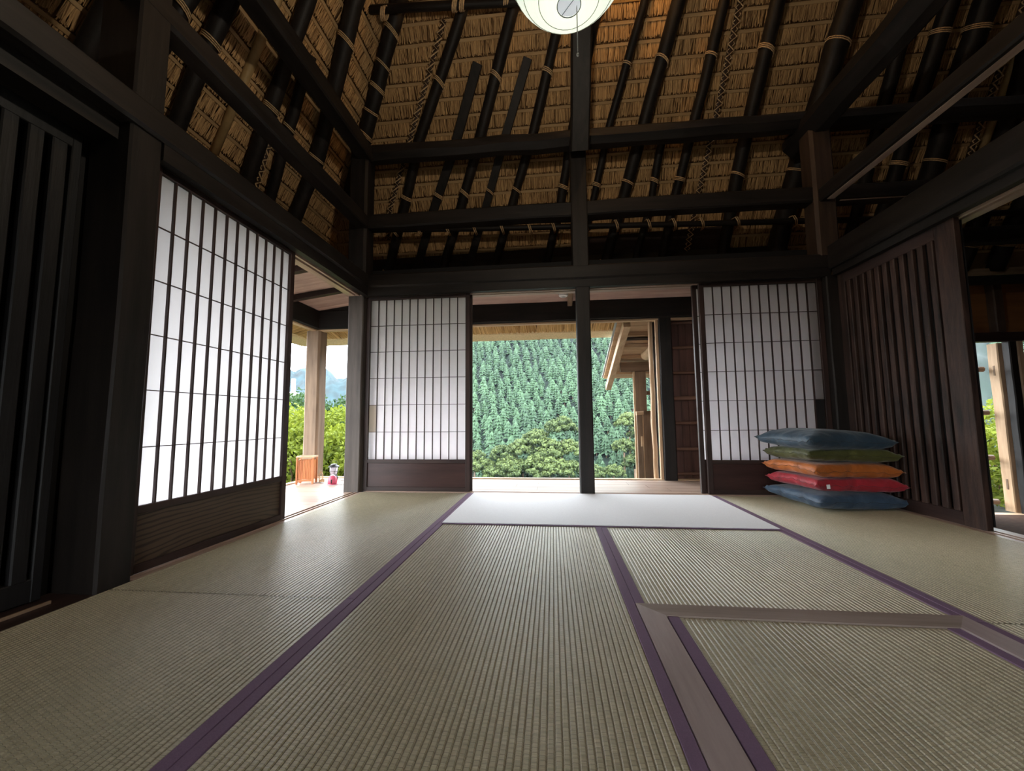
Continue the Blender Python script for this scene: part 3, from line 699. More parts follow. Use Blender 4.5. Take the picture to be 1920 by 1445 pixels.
vc = empty('veranda_ceiling', (0, 3.7, 1.95), kind='structure')
x = -2.6
y = 3.36
for i in range(4):
    ya, yb = 3.36 + .18 * i + (.026 if i == 0 else .001), 3.36 + .18 * (i + 1) - .001; f_ = lambda q: 1.955 - .16 * (q - 3.36)
    slab([(-1.90, ya, f_(ya)), (2.4, ya, f_(ya)), (2.4, yb, f_(yb)), (-1.90, yb, f_(yb))], (0, 0, .014), 'ceiling_board', M['ceilplank'], vc)
yy = -1.4
while yy < 4.1:
    g_ = lambda q: 1.955 - .13 * (-1.78 - q); ye = min(yy + .30, 4.1) - .001
    slab([(-2.70, yy + .001, g_(-2.7)), (-1.78, yy + .001, g_(-1.78)), (-1.78, ye, g_(-1.78)), (-2.70, ye, g_(-2.7))], (0, 0, .014), 'ceiling_board', M['ceilplank'], vc); yy += .30
for yj in (.7, 1.6, 2.35, 3.0, 3.56):
    MB().bar((-2.62, yj, 1.815), (-1.79, yj, 1.925), .055, .055, side=(0, 1, 0), ch=.003).build('joist', M['rail_x'], vc)
MB().box(-2.30, -2.25, -1.4, 3.0, 1.835, 1.885, .003).build('joist', M['rail_y'], vc)
MB().bar((.20, 3.4, 1.92), (.20, 4.07, 1.81), .05, .05, side=(1, 0, 0), ch=.003).build('joist', M['mid_y'], vc)
beam('dark outer veranda beam across the far opening', (-2.72, 4.13, 1.738), (2.5, 4.13, 1.745), .12, .215, 'dark_x', wob=.003, group='veranda beams')
beam('dark outer beam over the left veranda edge', (-2.665, -1.4, 1.738), (-2.665, 4.08, 1.738), .215, .12, 'dark_y', side=(0, 0, 1), wob=.003, group='veranda beams')
MB().box(-2.66, 2.5, 4.10, 4.16, 1.615, 1.632).build('trim_8', M['lite_x']); tag(bpy.data.objects['trim_8'], kind='structure')
MB().box(-2.70, -2.64, -1.4, 4.10, 1.615, 1.632).build('trim_9', M['lite_y']); tag(bpy.data.objects['trim_9'], kind='structure')
post('round-edged tan post at the outer corner of the left veranda', -2.765, -2.595, 4.08, 4.24, -.5, 1.62, 'mid_z', ch=.02)
post('dark veranda post at the right end of the far opening', 1.105, 1.228, 4.085, 4.20, -.03, 1.632, 'dark_z')
MB().box(1.078, 1.104, 4.12, 4.15, -.012, 1.632).build('trim_10', M['lite_z']); tag(bpy.data.objects['trim_10'], kind='structure')
# boarded end wall with battens
ew = empty('wall_veranda', (1.8, 4.2, -.03), kind='structure')
xs = [1.23, 1.33, 1.40, 1.52, 1.62, 1.74, 1.88, 2.0, 2.16, 2.5]
for a, b in zip(xs[:-1], xs[1:]): MB().box(a + .0015, b - .0015, 4.20, 4.218, -.03, 1.632).build('wall_board', M['plankwall'], ew)
for z in (.03, .28, .545, .80, 1.065, 1.33, 1.595):
    MB().tube([(1.22, 4.185, z), (1.5, 4.187, z + .004), (1.9, 4.185, z - .003), (2.5, 4.186, z)], .016 if z != .80 else .022, 8).build('batten', M['batten_red'], ew, smooth=True)

# smoke alarm on the veranda ceiling
dt = empty('smoke_alarm', (.128, 3.86, 1.873), 'small round white alarm on the veranda ceiling', 'smoke alarm')
MB().lathe((.128, 3.86, 1.873), [(.052, 0), (.052, -.018), (.045, -.024)], 24).build('base', M['black_metal'], dt, smooth=False)
MB().lathe((.128, 3.86, 1.849), [(.046, 0), (.044, -.018), (.034, -.026)], 24).build('cover', M['white_plastic'], dt)
MB().lathe((.128, 3.86, 1.824), [(.018, 0), (.018, -.004)], 16).build('sensor', M['grey_metal'], dt)

# ------------------------------------------------------------------ thatched eave edge outside
ev = empty('eave', (0, 4.6, 1.6), kind='structure')
def eave_strip(name, n, x0, x1, y0, z0, y1, z1, wd, m, face):
    u = rng.uniform(x0, x1, n); a = rng.uniform(-.03, .02, n); b = rng.uniform(-.03, .03, n); w2 = rng.uniform(wd * .6, wd, n); ln = rng.normal(0, .02, n); lift = rng.uniform(-.012, .012, n)
    V = []
    for (du, e) in ((-1, 0), (1, 0), (1, 1), (-1, 1)):
        uu = u + du * w2 + (ln if e else 0); yy = (y0 + a) if e == 0 else (y1 + b); zz = (z0 + lift + a * .2) if e == 0 else (z1 + lift * .6 + b * .3)
        V.append(np.stack([uu, yy, zz], 1) if face == 'b' else np.stack([yy, uu, zz], 1))
    V = np.stack(V, 1).reshape(-1, 3); F = (np.arange(n) * 4)[:, None] + np.array([[0, 1, 2, 3]])
    tn = np.repeat(np.clip(rng.normal(.5, .28, n), 0, 1), 4)
    o = np_mesh(name, V, F, M['eave'], tn, ev); o['kind'] = 'stuff'; return o
eave_strip('straw_underside', 2600, -3.2, 3.2, 4.22, 1.80, 4.72, 1.665, .006, 'eave', 'b')
eave_strip('straw_underside', 2000, -1.0, 5.2, -2.75, 1.80, -3.2, 1.665, .006, 'eave', 'l')
MB().quad((-3.3, 4.16, 1.82), (3.4, 4.16, 1.82), (3.4, 4.75, 1.69), (-3.3, 4.75, 1.69)).build('straw_backing', M['thatch'], ev)
MB().bar((-3.35, 4.83, 1.655), (3.6, 4.83, 1.655), .24, .05, side=(0, 1, -.18), ch=.02, n=30, wob=.004).build('trimmed_edge', plain('pale_cut_straw', (.78, .58, .33), .9, noise=.15, nscale=60), ev)
MB().bar((-3.28, -1.4, 1.655), (-3.28, 4.9, 1.655), .24, .05, side=(1, 0, .18), ch=.02, n=30, wob=.004).build('trimmed_edge', bpy.data.materials['pale_cut_straw'], ev)
MB().quad((-2.70, -1.4, 1.82), (-2.70, 5.2, 1.82), (-3.2, 5.2, 1.69), (-3.2, -1.4, 1.69)).build('straw_backing', M['thatch'], ev)
slab([(-3.4, 4.95, 1.68), (9, 4.95, 1.68), (9, 3.9, 2.9), (-2.6, 3.9, 2.9)], (0, .02, .03), 'thatch_outer', M['thatch'], ev)
slab([(-3.4, 4.95, 1.68), (-3.4, -1.4, 1.68), (-2.4, -1.4, 2.9), (-2.4, 3.9, 2.9)], (-.02, 0, .03), 'thatch_outer', M['thatch'], ev)
for x_, z_ in ((-2.48, 1.74), (-2.36, 1.742), (-1.0, 1.745)):
    MB().tube([(x_ - .05, 4.33, z_), (x_ + .05, 4.33, z_)], .012, 8).build('bamboo_peg', M['brownpost'], ev)

# ------------------------------------------------------------------ next room: board wall and lit opening
nw = empty('wall_next_room', (4.4, 4.3, -.35), kind='structure')
MB().box(2.36, 9, 4.30, 4.34, 1.415, 1.93).build('wall_board', M['ochre'], nw)
MB().box(2.36, 4.05, 4.30, 4.34, -.35, 1.415).build('wall_board', M['ochre'], nw)
MB().box(4.75, 9, 4.30, 4.34, -.35, 1.415).build('wall_board', M['ochre'], nw)
MB().box(2.36, 9, 4.25, 4.33, 1.325, 1.415, .004).build('lintel', M['rail_x'], nw)
MB().box(2.36, 9, 4.20, 4.36, -.42, -.345, .004).build('threshold', M['lite_x'], nw)
MB().box(2.36, 9, 4.10, 4.20, -.42, -.40, .004).build('step', M['kick'], nw)
MB().box(2.36, 9, 4.24, 4.36, 1.99, 2.06).build('wall_plate', M['mid_x'], nw)
post('broad dark stud above the lit opening in the next room', 4.345, 4.43, 4.22, 4.30, 1.415, 1.95, 'brownpost')
post('second dark stud in the next room at the right picture edge', 4.75, 4.85, 4.22, 4.30, 1.415, 1.95, 'brownpost')
pa = post('pale grained post with mortise holes outside the next room', 4.464, 4.53, 4.36, 4.46, -.345, 1.325, 'lite_z')
for z in (1.05, -.08): MB().box(4.460, 4.468, 4.400, 4.416, z - .05, z + .05).build('mortise', M['mid_z'], pa)
post('dark jamb right of the pale post in the next room', 4.48, 4.55, 4.27, 4.34, -.345, 1.325, 'dark_z')
MB().box(4.56, 4.60, 4.27, 4.31, -.345, 1.325).build('trim_11', M['lite_z']); tag(bpy.data.objects['trim_11'], kind='structure')
fn = empty('rail_fence', (4.2, 4.45, -.35), 'brown round rails seen through the narrow opening at far right', 'fence')
for z in (1.077, .628, .172, -.269): MB().tube([(4.1, 4.52, z), (4.45, 4.50, z)], .028, 10).build('rail', M['mid_x'], fn, smooth=True)
MB().tube([(2.36, 4.12, 1.90), (6, 4.12, 1.90)], .045, 10).build('trim_12', M['black'], smooth=True); tag(bpy.data.objects['trim_12'], kind='structure')
beam('pale-edged dark beam crossing the next room at right', (3.3, 3.9, 2.245), (6.5, 3.9, 2.26), .10, .15, 'dark_x', group='smoke-blackened beams')

# ------------------------------------------------------------------ paper lantern
LX, LY, LZ, LR = .073, 1.126, 1.886, .200
ln = empty('paper_lantern', (LX, LY, LZ), 'round white paper lantern with pull chain hanging at the top of the picture', 'lantern')
pg = bpy.data.materials.new('lantern_paper'); pg.use_nodes = True; nt = pg.node_tree; nt.nodes.clear()
o_ = N(nt, 'ShaderNodeOutputMaterial'); t_ = N(nt, 'ShaderNodeBsdfTranslucent'); t_.inputs[0].default_value = (.16, .17, .145, 1)
d_ = N(nt, 'ShaderNodeBsdfDiffuse'); d_.inputs[0].default_value = (.9, .9, .86, 1); mx_ = N(nt, 'ShaderNodeMixShader'); mx_.inputs[0].default_value = .65
e_ = N(nt, 'ShaderNodeEmission'); e_.inputs[0].default_value = (.93, 1.0, .86, 1); e_.inputs[1].default_value = .72; ad_ = N(nt, 'ShaderNodeAddShader')
nt.links.new(d_.outputs[0], mx_.inputs[1]); nt.links.new(t_.outputs[0], mx_.inputs[2]); nt.links.new(mx_.outputs[0], ad_.inputs[0]); nt.links.new(e_.outputs[0], ad_.inputs[1]); nt.links.new(ad_.outputs[0], o_.inputs[0])
b = MB(); seg = 40; rings = 36; a0 = math.radians(10.5)
for i in range(rings + 1):
    th_ = -math.pi / 2 + a0 + (math.pi - 2 * a0) * i / rings; rr = LR * (1 + .006 * (1 if i % 2 else -1))
    for k in range(seg):
        t = 2 * math.pi * k / seg; b.v.append((LX + rr * math.cos(th_) * math.cos(t), LY + rr * math.cos(th_) * math.sin(t), LZ + LR + rr * math.sin(th_)))
for i in range(rings):
    for k in range(seg): p = i * seg + k; q = i * seg + (k + 1) % seg; b.f.append((p, q, q + seg, p + seg))
b.build('paper_shade', pg, ln, smooth=False)
rb = MB()
for i in range(0, 19, 2):
    th_ = -math.pi / 2 + a0 + (math.pi - 2 * a0) * i / 18; r_ = LR * math.cos(th_) * 1.004
    rb.tube([(LX + r_ * math.cos(t), LY + r_ * math.sin(t), LZ + LR + LR * 1.004 * math.sin(th_)) for t in [2 * math.pi * k / 36 for k in range(37)]], .0011, 4)
rb.build('rib', plain('thin_bamboo_rib', (.30, .30, .24), .7), ln)
rz = LZ + LR - LR * math.cos(a0); r_ = LR * math.sin(a0) * 1.01
rg = MB().tube([(LX + r_ * math.cos(t), LY + r_ * math.sin(t), rz) for t in [2 * math.pi * k / 32 for k in range(33)]], .0016, 6)
rg.tube([(LX - r_ * .62, LY + r_ * .78, rz - .001), (LX + r_ * .62, LY - r_ * .78, rz - .001)], .0012, 5).build('bottom_ring', M['grey_metal'], ln, smooth=True)
pgd = MB().lathe((LX, LY, rz + .002), [(r_ * .97, 0), (r_ * .97, .002)], 32).build('diffuser', plain('lamp_diffuser', (.75, .77, .78), .5, emit=(.8, .86, .9), es=.55), ln)
ch_ = MB(); cx_, cy_ = LX + .024, LY + .004
ch_.tube([(cx_, cy_, rz + .25), (cx_ + .001, cy_, rz - .05), (cx_, cy_, rz - .155)], .0011, 5)
for i in range(38): ch_.lathe((cx_, cy_, rz - .004 * i - .004), [(.0009, -.0016), (.0019, 0), (.0009, .0016)], 6)
ch_.lathe((cx_, cy_, rz - .165), [(.0015, -.006), (.0042, -.003), (.0042, .003), (.0015, .006)], 8)
ch_.build('pull_chain', M['white_plastic'], ln)
MB().tube([(LX, LY, LZ + 2 * LR - .02), (LX, LY, 4.4)], .004, 6).build('cord', M['white_plastic'], ln)
lb = lamp('lantern_bulb', 'POINT', (LX, LY, LZ + LR), THATCH_FILL_W, (1.0, .88, .70), .05); 
lb.location = (0, 0, 2 * LR + .16); lb.parent = ln  # unseen fill light above the shade, added to brighten the thatch
# second warm lamp hanging out of the picture, lighting the thatch at the upper right
wl = lamp('warm_bulb', 'POINT', (.80, 2.42, 4.30), WARM_W, (1.0, .55, .20), .08)

# ------------------------------------------------------------------ cushions
def cushion_mat(name, col, rough=.55):
    m, nt, b = mat(name); L = nt.links.new
    t = N(nt, 'ShaderNodeTexCoord'); n = N(nt, 'ShaderNodeTexNoise'); n.inputs['Scale'].default_value = 9; n.inputs['Detail'].default_value = 4; n.inputs['Distortion'].default_value = 1.2
    L(t.outputs['Object'], n.inputs[0]); w_ = N(nt, 'ShaderNodeTexNoise'); w_.inputs['Scale'].default_value = 420; L(t.outputs['Object'], w_.inputs[0])
    r = N(nt, 'ShaderNodeValToRGB'); r.color_ramp.elements[0].color = (*[c * .75 for c in col], 1); r.color_ramp.elements[1].color = (*[min(1, c * 1.2) for c in col], 1)
    r.color_ramp.elements[0].position = .35; r.color_ramp.elements[1].position = .65
    L(n.outputs[0], r.inputs[0]); L(r.outputs[0], b.inputs['Base Color']); b.inputs['Roughness'].default_value = rough
    bp1 = N(nt, 'ShaderNodeBump'); bp1.inputs['Strength'].default_value = .5; bp1.inputs['Distance'].default_value = .012; L(n.outputs[0], bp1.inputs['Height'])
    bp2 = N(nt, 'ShaderNodeBump'); bp2.inputs['Strength'].default_value = .25; bp2.inputs['Distance'].default_value = .001; L(w_.outputs[0], bp2.inputs['Height']); L(bp1.outputs[0], bp2.inputs['Normal'])
    L(bp2.outputs[0], b.inputs['Normal']); b.inputs['Sheen Weight'].default_value = .15; return m
def cushion(label, cx, cy, z, rot, size, th, col, seed, droop=.0, bow=.0, cap=1.0):
    rs = np.random.default_rng(seed); root = empty('floor_cushion', (cx, cy, z), label, 'cushion', 'stacked floor cushions')
    n = 40; h = size / 2; ph1, ph2, ph3 = rs.uniform(0, 6.28, 3); idx = {}; V = []; F = []; seam = []
    ca, sa = math.cos(rot), math.sin(rot)
    def prof(u, v):
        e = (1 - abs(u) ** 3.2) * (1 - abs(v) ** 3.2); e = max(e, 0) ** .40
        return e
    for s_ in (1, -1):
        for i in range(n + 1):
            for j in range(n + 1):
                u, v = -1 + 2 * i / n, -1 + 2 * j / n; edge = i in (0, n) or j in (0, n)
                if s_ == -1 and edge: idx[(s_, i, j)] = idx[(1, i, j)]; continue
                # sides pull in between the pointed corners
                pin = 1 - .085 * (1 - u * u) * abs(v) ** 2; pin2 = 1 - .085 * (1 - v * v) * abs(u) ** 2
                x = u * h * pin2; y = v * h * .80 * pin
                t = prof(u, v); pk = .10 * math.sin(9 * u + ph1) * math.sin(7 * v + ph2) * (1 - t) + .05 * math.sin(4 * u + ph3)
                zz = s_ * th * .5 * t * (1 + pk * (1 if s_ > 0 else .4)) * (1 if s_ > 0 else .82)
                if s_ < 0: zz = max(zz, -th * .42)
                r2 = (abs(u) ** 2.5 + abs(v) ** 2.5)
                zz += th * .42 - droop * min(r2, 1.6) + bow * (1 - v * v) * (-1)
                zz += (.010 if (abs(u) > .93 and abs(v) > .93) else 0)
                zz += .0045 * (1 - t * .6) * (math.sin(13 * u + 5 * v + ph1) * math.cos(11 * v - 4 * u + ph2)) + .004 * math.sin(23 * (u + v) + ph3) * (1 - t)
                zz += -.010 * u + .006 * math.sin(2.2 * v + ph2)
                x += .004 * math.sin(8 * v + ph1) * (abs(u) > .3); y += .004 * math.sin(9 * u + ph2)
                zz = max(zz, .002); over = zz - (cap - .018)
                if over > 0: zz = cap - .018 + .018 * (1 - math.exp(-over / .018))
                idx[(s_, i, j)] = len(V); V.append((cx + x * ca - y * sa, cy + x * sa + y * ca, z + zz))
                if edge: pass
    for s_ in (1, -1):
        for i in range(n):
            for j in range(n):
                q = (idx[(s_, i, j)], idx[(s_, i + 1, j)], idx[(s_, i + 1, j + 1)], idx[(s_, i, j + 1)])
                F.append(q if s_ > 0 else tuple(reversed(q)))
    b = MB(); b.v, b.f = V, F; b.build('cover', cushion_mat('cushion_' + str(seed), col), root, smooth=True)
    ring = [idx[(1, i, 0)] for i in range(n)] + [idx[(1, n, j)] for j in range(n)] + [idx[(1, n - i, n)] for i in range(n)] + [idx[(1, 0, n - j)] for j in range(n)]
    MB().tube([V[k] for k in ring] + [V[ring[0]]], .0024, 5).build('seam', cushion_mat('seam_' + str(seed), [c * .6 for c in col]), root, smooth=True)
    return root, V, idx, n
A_ = math.radians(52)
CUSH = [
 ('blue-grey floor cushion at the bottom of the stack, lying on the mat', 1.910, 2.960, .000, 10, .62, .150, (.030, .060, .100), 1, .006),
 ('red floor cushion with a small white tag, second from the bottom', 1.915, 2.962, .105, 7, .605, .145, (.33, .014, .026), 2, .008),
 ('orange floor cushion in the middle of the stack', 1.895, 2.960, .198, 10, .610, .145, (.40, .105, .012), 3, .010),
 ('olive green floor cushion, second from the top', 1.905, 2.968, .292, 5, .600, .145, (.060, .062, .010), 4, .010),
 ('blue-grey floor cushion on top of the stack', 1.865, 2.955, .383, 11, .620, .150, (.020, .045, .070), 5, .010)]
for lab, cx, cy, z, rot, size, th, col, sd, dr in CUSH:
    root, V, idx, n = cushion(lab, cx, cy, z, math.radians(rot), size, th, col, sd, dr, cap={1: .112, 2: .101, 3: .101, 4: .098, 5: .150}[sd])
    if sd == 2:
        p = Vector(V[idx[(1, 5, 0)]]); q = Vector(V[idx[(1, 8, 0)]]); d = (q - p).normalized()
        MB().bar(p + Vector((0, -.004, -.002)), p + d * .022 + Vector((0, -.004, -.002)), .003, .026, side=(0, 1, 0)).build('tag', M['tag'], root)

# ------------------------------------------------------------------ small things on the left veranda
bx_ = empty('wooden_box', (-2.47, 3.74, -.022), 'small orange-brown slatted wooden box on legs on the veranda', 'box')
ang = math.radians(14); ca, sa = math.cos(ang), math.sin(ang)
def rb_(x0, x1, y0, y1, z0, z1, name, m, parent, piv=(-2.47, 3.74)):
    q = MB().box(x0, x1, y0, y1, z0, z1, .0015)
    q.v = [(piv[0] + (x * ca - y * sa), piv[1] + (x * sa + y * ca), z - .022) for x, y, z in q.v]
    return q.build(name, m, parent)
for sx_ in (-1, 1):
    for sy_ in (-1, 1): rb_(sx_ * .075 - .008, sx_ * .075 + .008, sy_ * .05 - .008, sy_ * .05 + .008, 0, .270, 'leg', M['boxwood'], bx_)
for i in range(9): rb_(-.066 + i * .0148, -.066 + i * .0148 + .0138, -.052, -.046, .045, .235, 'slat', M['boxwood'], bx_)
rb_(-.067, .067, .044, .050, .045, .235, 'back', M['boxwood'], bx_)
for s_ in (-1, 1): rb_(s_ * .073 - .003, s_ * .073 + .003, -.042, .042, .045, .235, 'side', M['boxwood'], bx_)
rb_(-.085, .085, -.060, -.040, .258, .274, 'top_rail', M['lite_x'], bx_); rb_(-.085, .085, .040, .060, .258, .274, 'top_rail', M['lite_x'], bx_)
rb_(-.085, -.065, -.040, .040, .258, .274, 'top_rail', M['lite_x'], bx_); rb_(.065, .085, -.040, .040, .258, .274, 'top_rail', M['lite_x'], bx_)
rb_(-.06, .06, -.056, -.050, .243, .250, 'front_strip', M['lite_x'], bx_); rb_(-.066, .066, -.056, -.046, .028, .042, 'foot_rail', M['boxwood'], bx_)

lt = empty('camping_lantern', (-2.33, 3.99, -.022), 'small black lantern with frosted glass on the veranda edge', 'lantern')
c0 = (-2.33, 3.99, -.022)
MB().lathe(c0, [(.042, 0), (.046, .01), (.044, .028), (.036, .045), (.036, .05)], 20).build('base', M['black_metal'], lt)
MB().lathe((c0[0], c0[1], c0[2] + .05), [(.030, 0), (.038, .05), (.040, .085)], 20).build('glass', plain('frosted_glass', (.75, .74, .85), .4), lt, smooth=True)
MB().lathe((c0[0], c0[1], c0[2] + .135), [(.056, 0), (.054, .006), (.034, .018), (.030, .028), (.012, .032)], 20).build('cap', M['black_metal'], lt)
for k in range(6):
    t0 = k * math.pi / 3; t1 = t0 + .5
    MB().tube([(c0[0] + .036 * math.cos(t0), c0[1] + .036 * math.sin(t0), c0[2] + .048), (c0[0] + .046 * math.cos(t1), c0[1] + .046 * math.sin(t1), c0[2] + .136)], .0018, 5).build('cage_wire', M['black_metal'], lt)
MB().tube([(c0[0] + .044 * math.cos(t), c0[1] + .044 * math.sin(t), c0[2] + .09) for t in [2 * math.pi * k / 20 for k in range(21)]], .0016, 5).build('cage_wire', M['black_metal'], lt)
MB().tube([(c0[0] + .04 * math.cos(t), c0[1], c0[2] + .165 + .035 * math.sin(t)) for t in [math.pi * k / 14 for k in range(15)]], .0016, 5).build('handle', M['black_metal'], lt)

pk = empty('burner_pot', (-2.17, 3.70, -.022), 'small pink domed pot in front of the lantern on the veranda', 'pot')
c1 = (-2.17, 3.70, -.022)
MB().lathe(c1, [(.052, 0), (.054, .006), (.046, .008)], 24).build('saucer', M['pink'], pk)
MB().lathe((c1[0], c1[1], c1[2] + .008), [(.042, 0), (.044, .03), (.040, .055), (.028, .074), (.010, .083)], 24).build('dome', M['pink'], pk, smooth=True)
MB().lathe((c1[0], c1[1], c1[2] + .075), [(.026, 0), (.020, .012), (.006, .018)], 20).build('lid', M['grey_metal'], pk, smooth=True)
MB().box(c1[0] + .008, c1[0] + .018, c1[1] - .0465, c1[1] - .040, c1[2] + .014, c1[2] + .052).build('opening', M['black'], pk)
cb = MB().tube([(-2.42, 3.70, -.018), (-2.36, 3.78, -.017), (-2.28, 3.74, -.018), (-2.24, 3.66, -.018), (-2.12, 3.62, -.018), (-2.00, 3.72, -.018), (-1.98, 3.84, -.018), (-2.08, 3.92, -.018), (-2.22, 3.93, -.018)], .003, 6)
tag(cb.build('cable', M['grey_metal'], origin=(-2.2, 3.7, -.022), smooth=True), 'thin grey cable looping on the boards round the pink pot', 'cable')
rp = MB(); pts = []
for i in range(46): t = i / 45 * 3.4 * 2 * math.pi; pts.append((-2.345 + .022 * math.cos(t) + .004 * i / 45, 3.80 + .02 * math.sin(t), -.016 + .0022 * i / 4))
rp.tube(pts, .004, 6); rp.tube([(-2.37, 3.80, -.01), (-2.372, 3.80, .06), (-2.352, 3.80, .092), (-2.334, 3.80, .06), (-2.334, 3.80, -.01)], .004, 6)
tag(rp.build('rope_coil', M['rope'], origin=(-2.345, 3.8, -.022), smooth=True), 'small coil of straw rope at the foot of the veranda post', 'rope')

# ------------------------------------------------------------------ timber annex outside at right
an = empty('timber_annex', (1.1, 5.2, -.5), 'pale new timber porch with a lean-to board roof outside the far opening', 'porch')
def zr(y): return 1.70 - .37 * (y - 4.35)
nb = 11
for i in range(nb):
    ya, yb = 4.36 + 1.40 * i / nb, 4.36 + 1.40 * (i + 1) / nb - .004
    slab([(.745, ya, zr(ya)), (2.4, ya, zr(ya)), (2.4, yb, zr(yb)), (.745, yb, zr(yb))], (0, 0, .018), 'roof_board', M['lite_x'], an)
slab([(.725, 4.34, zr(4.34) + .03), (2.4, 4.34, zr(4.34) + .03), (2.4, 5.79, zr(5.79) + .03), (.725, 5.79, zr(5.79) + .03)], (0, 0, .012), 'roofing_sheet', M['grey_metal'], an)
for xr in (.825, 1.85):
    MB().bar((xr, 4.30, zr(4.30) - .085), (xr, 5.86, zr(5.86) - .085), .075, .085, side=(1, 0, 0), ch=.003).build('roof_rafter', M['lite_y'], an)
for yp, m_ in ((4.62, 'lite_x'), (4.86, 'lite_x'), (5.12, 'lite_x'), (5.55, 'lite_x')):
    MB().bar((.86, yp, zr(yp) - .022), (2.3, yp, zr(yp) - .022), .045, .04, side=(0, 1, 0), ch=.002).build('purlin', M[m_], an)
MB().bar((.86, 4.74, zr(4.74) - .01), (2.3, 4.74, zr(4.74) - .01), .16, .012, side=(0, 1, 0)).build('dark_board', M['brownpost'], an)
MB().bar((.90, 5.24, 1.275), (2.3, 5.24, 1.275), .08, .125, side=(0, 1, 0), ch=.004).build('tie_beam', M['mid_x'], an)
MB().tube([(1.135, 4.84, 1.355), (1.20, 4.60, 1.43), (1.32, 4.36, 1.50)], .058, 14).build('log_bracket', M['lite_y'], an, smooth=True)
MB().bar((1.150, 5.24, -.9), (1.150, 5.24, 1.21), .135, .08, side=(1, 0, 0), ch=.005).build('annex_post', M['mid_z'], an)
MB().box(1.055, 1.080, 5.20, 5.23, -.9, 1.21).build('annex_edge', M['lite_z'], an)
MB().bar((1.20, 5.26, .93), (2.3, 5.26, .93), .05, .05, side=(0, 1, 0), ch=.003).build('gate_rail', M['mid_x'], an)
MB().bar((1.020, 4.93, .660), (1.105, 4.93, .665), .06, .045, side=(0, 1, 0), ch=.004).build('gate_rail', M['lite_x'], an)
for i, (a, b_, zt_, m_) in enumerate(((1.030, 1.094, .64, 'mid_z'), (1.096, 1.109, .64, 'lite_z'), (1.111, 1.200, .69, 'mid_z'), (1.202, 1.24, .70, 'lite_z'))):
    MB().box(a, b_, 4.94 + .004 * i, 4.97 + .004 * i, -.6, zt_, .003).build('gate_board', M[m_], an)
MB().box(1.070, 1.098, 4.915, 4.938, .26, .38, .002).build('latch_block', M['lite_z'], an)
post('rough pale edge post beside the dark veranda post', 1.040, 1.082, 4.24, 4.29, -.2, 1.632, 'lite_z', n=12, wob=.006)
post('reddish brown board standing right of the pale edge post', 1.086, 1.105, 4.26, 4.32, -.2, 1.632, 'brownpost')

# ------------------------------------------------------------------ ground, hills, haze
def smooth(t): t = np.clip(t, 0, 1); return t * t * (3 - 2 * t)
def terr(x, y):
    u = x / np.maximum(y, 20.)
    near = np.clip(-1.0 - (y - 9) * .8, -42, -1.0)
    hill = -42 + .62 * np.maximum(y - 122, 0)
    hill = np.minimum(hill, 150 + 12 * np.sin(x * .02))
    m_ = smooth((u + .44) / .24)
    n_ = 3.5 * np.sin(x * .045 + 1.3) * np.cos(y * .037) + 2.2 * np.sin(x * .11 + y * .06)
    return near + (hill - near + n_) * m_ * (y > 122) 
def grid(name, xs, ys, fz, m, tone=False):
    X, Y = np.meshgrid(xs, ys); Z = fz(X, Y); V = np.stack([X, Y, Z], 2).reshape(-1, 3); nx, ny = len(xs), len(ys)
    i = np.arange(nx - 1)[None, :] + np.arange(ny - 1)[:, None] * nx; i = i.ravel()
    o = np_mesh(name, V, np.stack([i, i + 1, i + 1 + nx, i + nx], 1), m); o.data.polygons.foreach_set('use_smooth', [True] * len(o.data.polygons)); return o
hl = grid('ground_hillside', np.linspace(-420, 560, 100), np.concatenate([np.linspace(9, 40, 16), np.linspace(45, 520, 90)]), terr, M['hill']); tag(hl, kind='structure')
gr = MB().quad((-60, -40, -.9), (60, -40, -.9), (60, 9, -.9), (-60, 9, -.9)).build('ground', M['ground']); tag(gr, kind='structure')
def farz(x, y):
    r = 108 * np.exp(-((x + 330 - .0 * y) / 190) ** 2) + 52 * np.exp(-((x + 640) / 130) ** 2)
    r = np.maximum(108 - .24 * np.abs(x + 520), 20)
    ridge = smooth(1 - np.abs(y - 760) / 260)
    return -60 + (r + 60) * ridge + (9 * np.sin(x * .05) * np.cos(y * .04) + 6 * np.sin(x * .13 + y * .09) + 3.5 * np.sin(x * .31) * np.sin(y * .27)) * ridge
fh = grid('far_mountain', np.linspace(-1100, 200, 220), np.linspace(500, 900, 80), farz, M['farhill']); tag(fh, kind='structure')

# haze over the valley
hz = MB().box(-1200, 900, 30, 1000, -80, 420).build('haze', bpy.data.materials.new('valley_haze')); tag(hz, 'thin bluish haze filling the valley', 'haze', kind='stuff')
hm = bpy.data.materials['valley_haze']; hm.use_nodes = True; hm.node_tree.nodes.clear()
vo = N(hm.node_tree, 'ShaderNodeOutputMaterial'); vs = N(hm.node_tree, 'ShaderNodeVolumeScatter'); vs.inputs['Color'].default_value = (.72, .88, 1, 1); vs.inputs['Density'].default_value = .00007
hm.node_tree.links.new(vs.outputs[0], vo.inputs['Volume'])

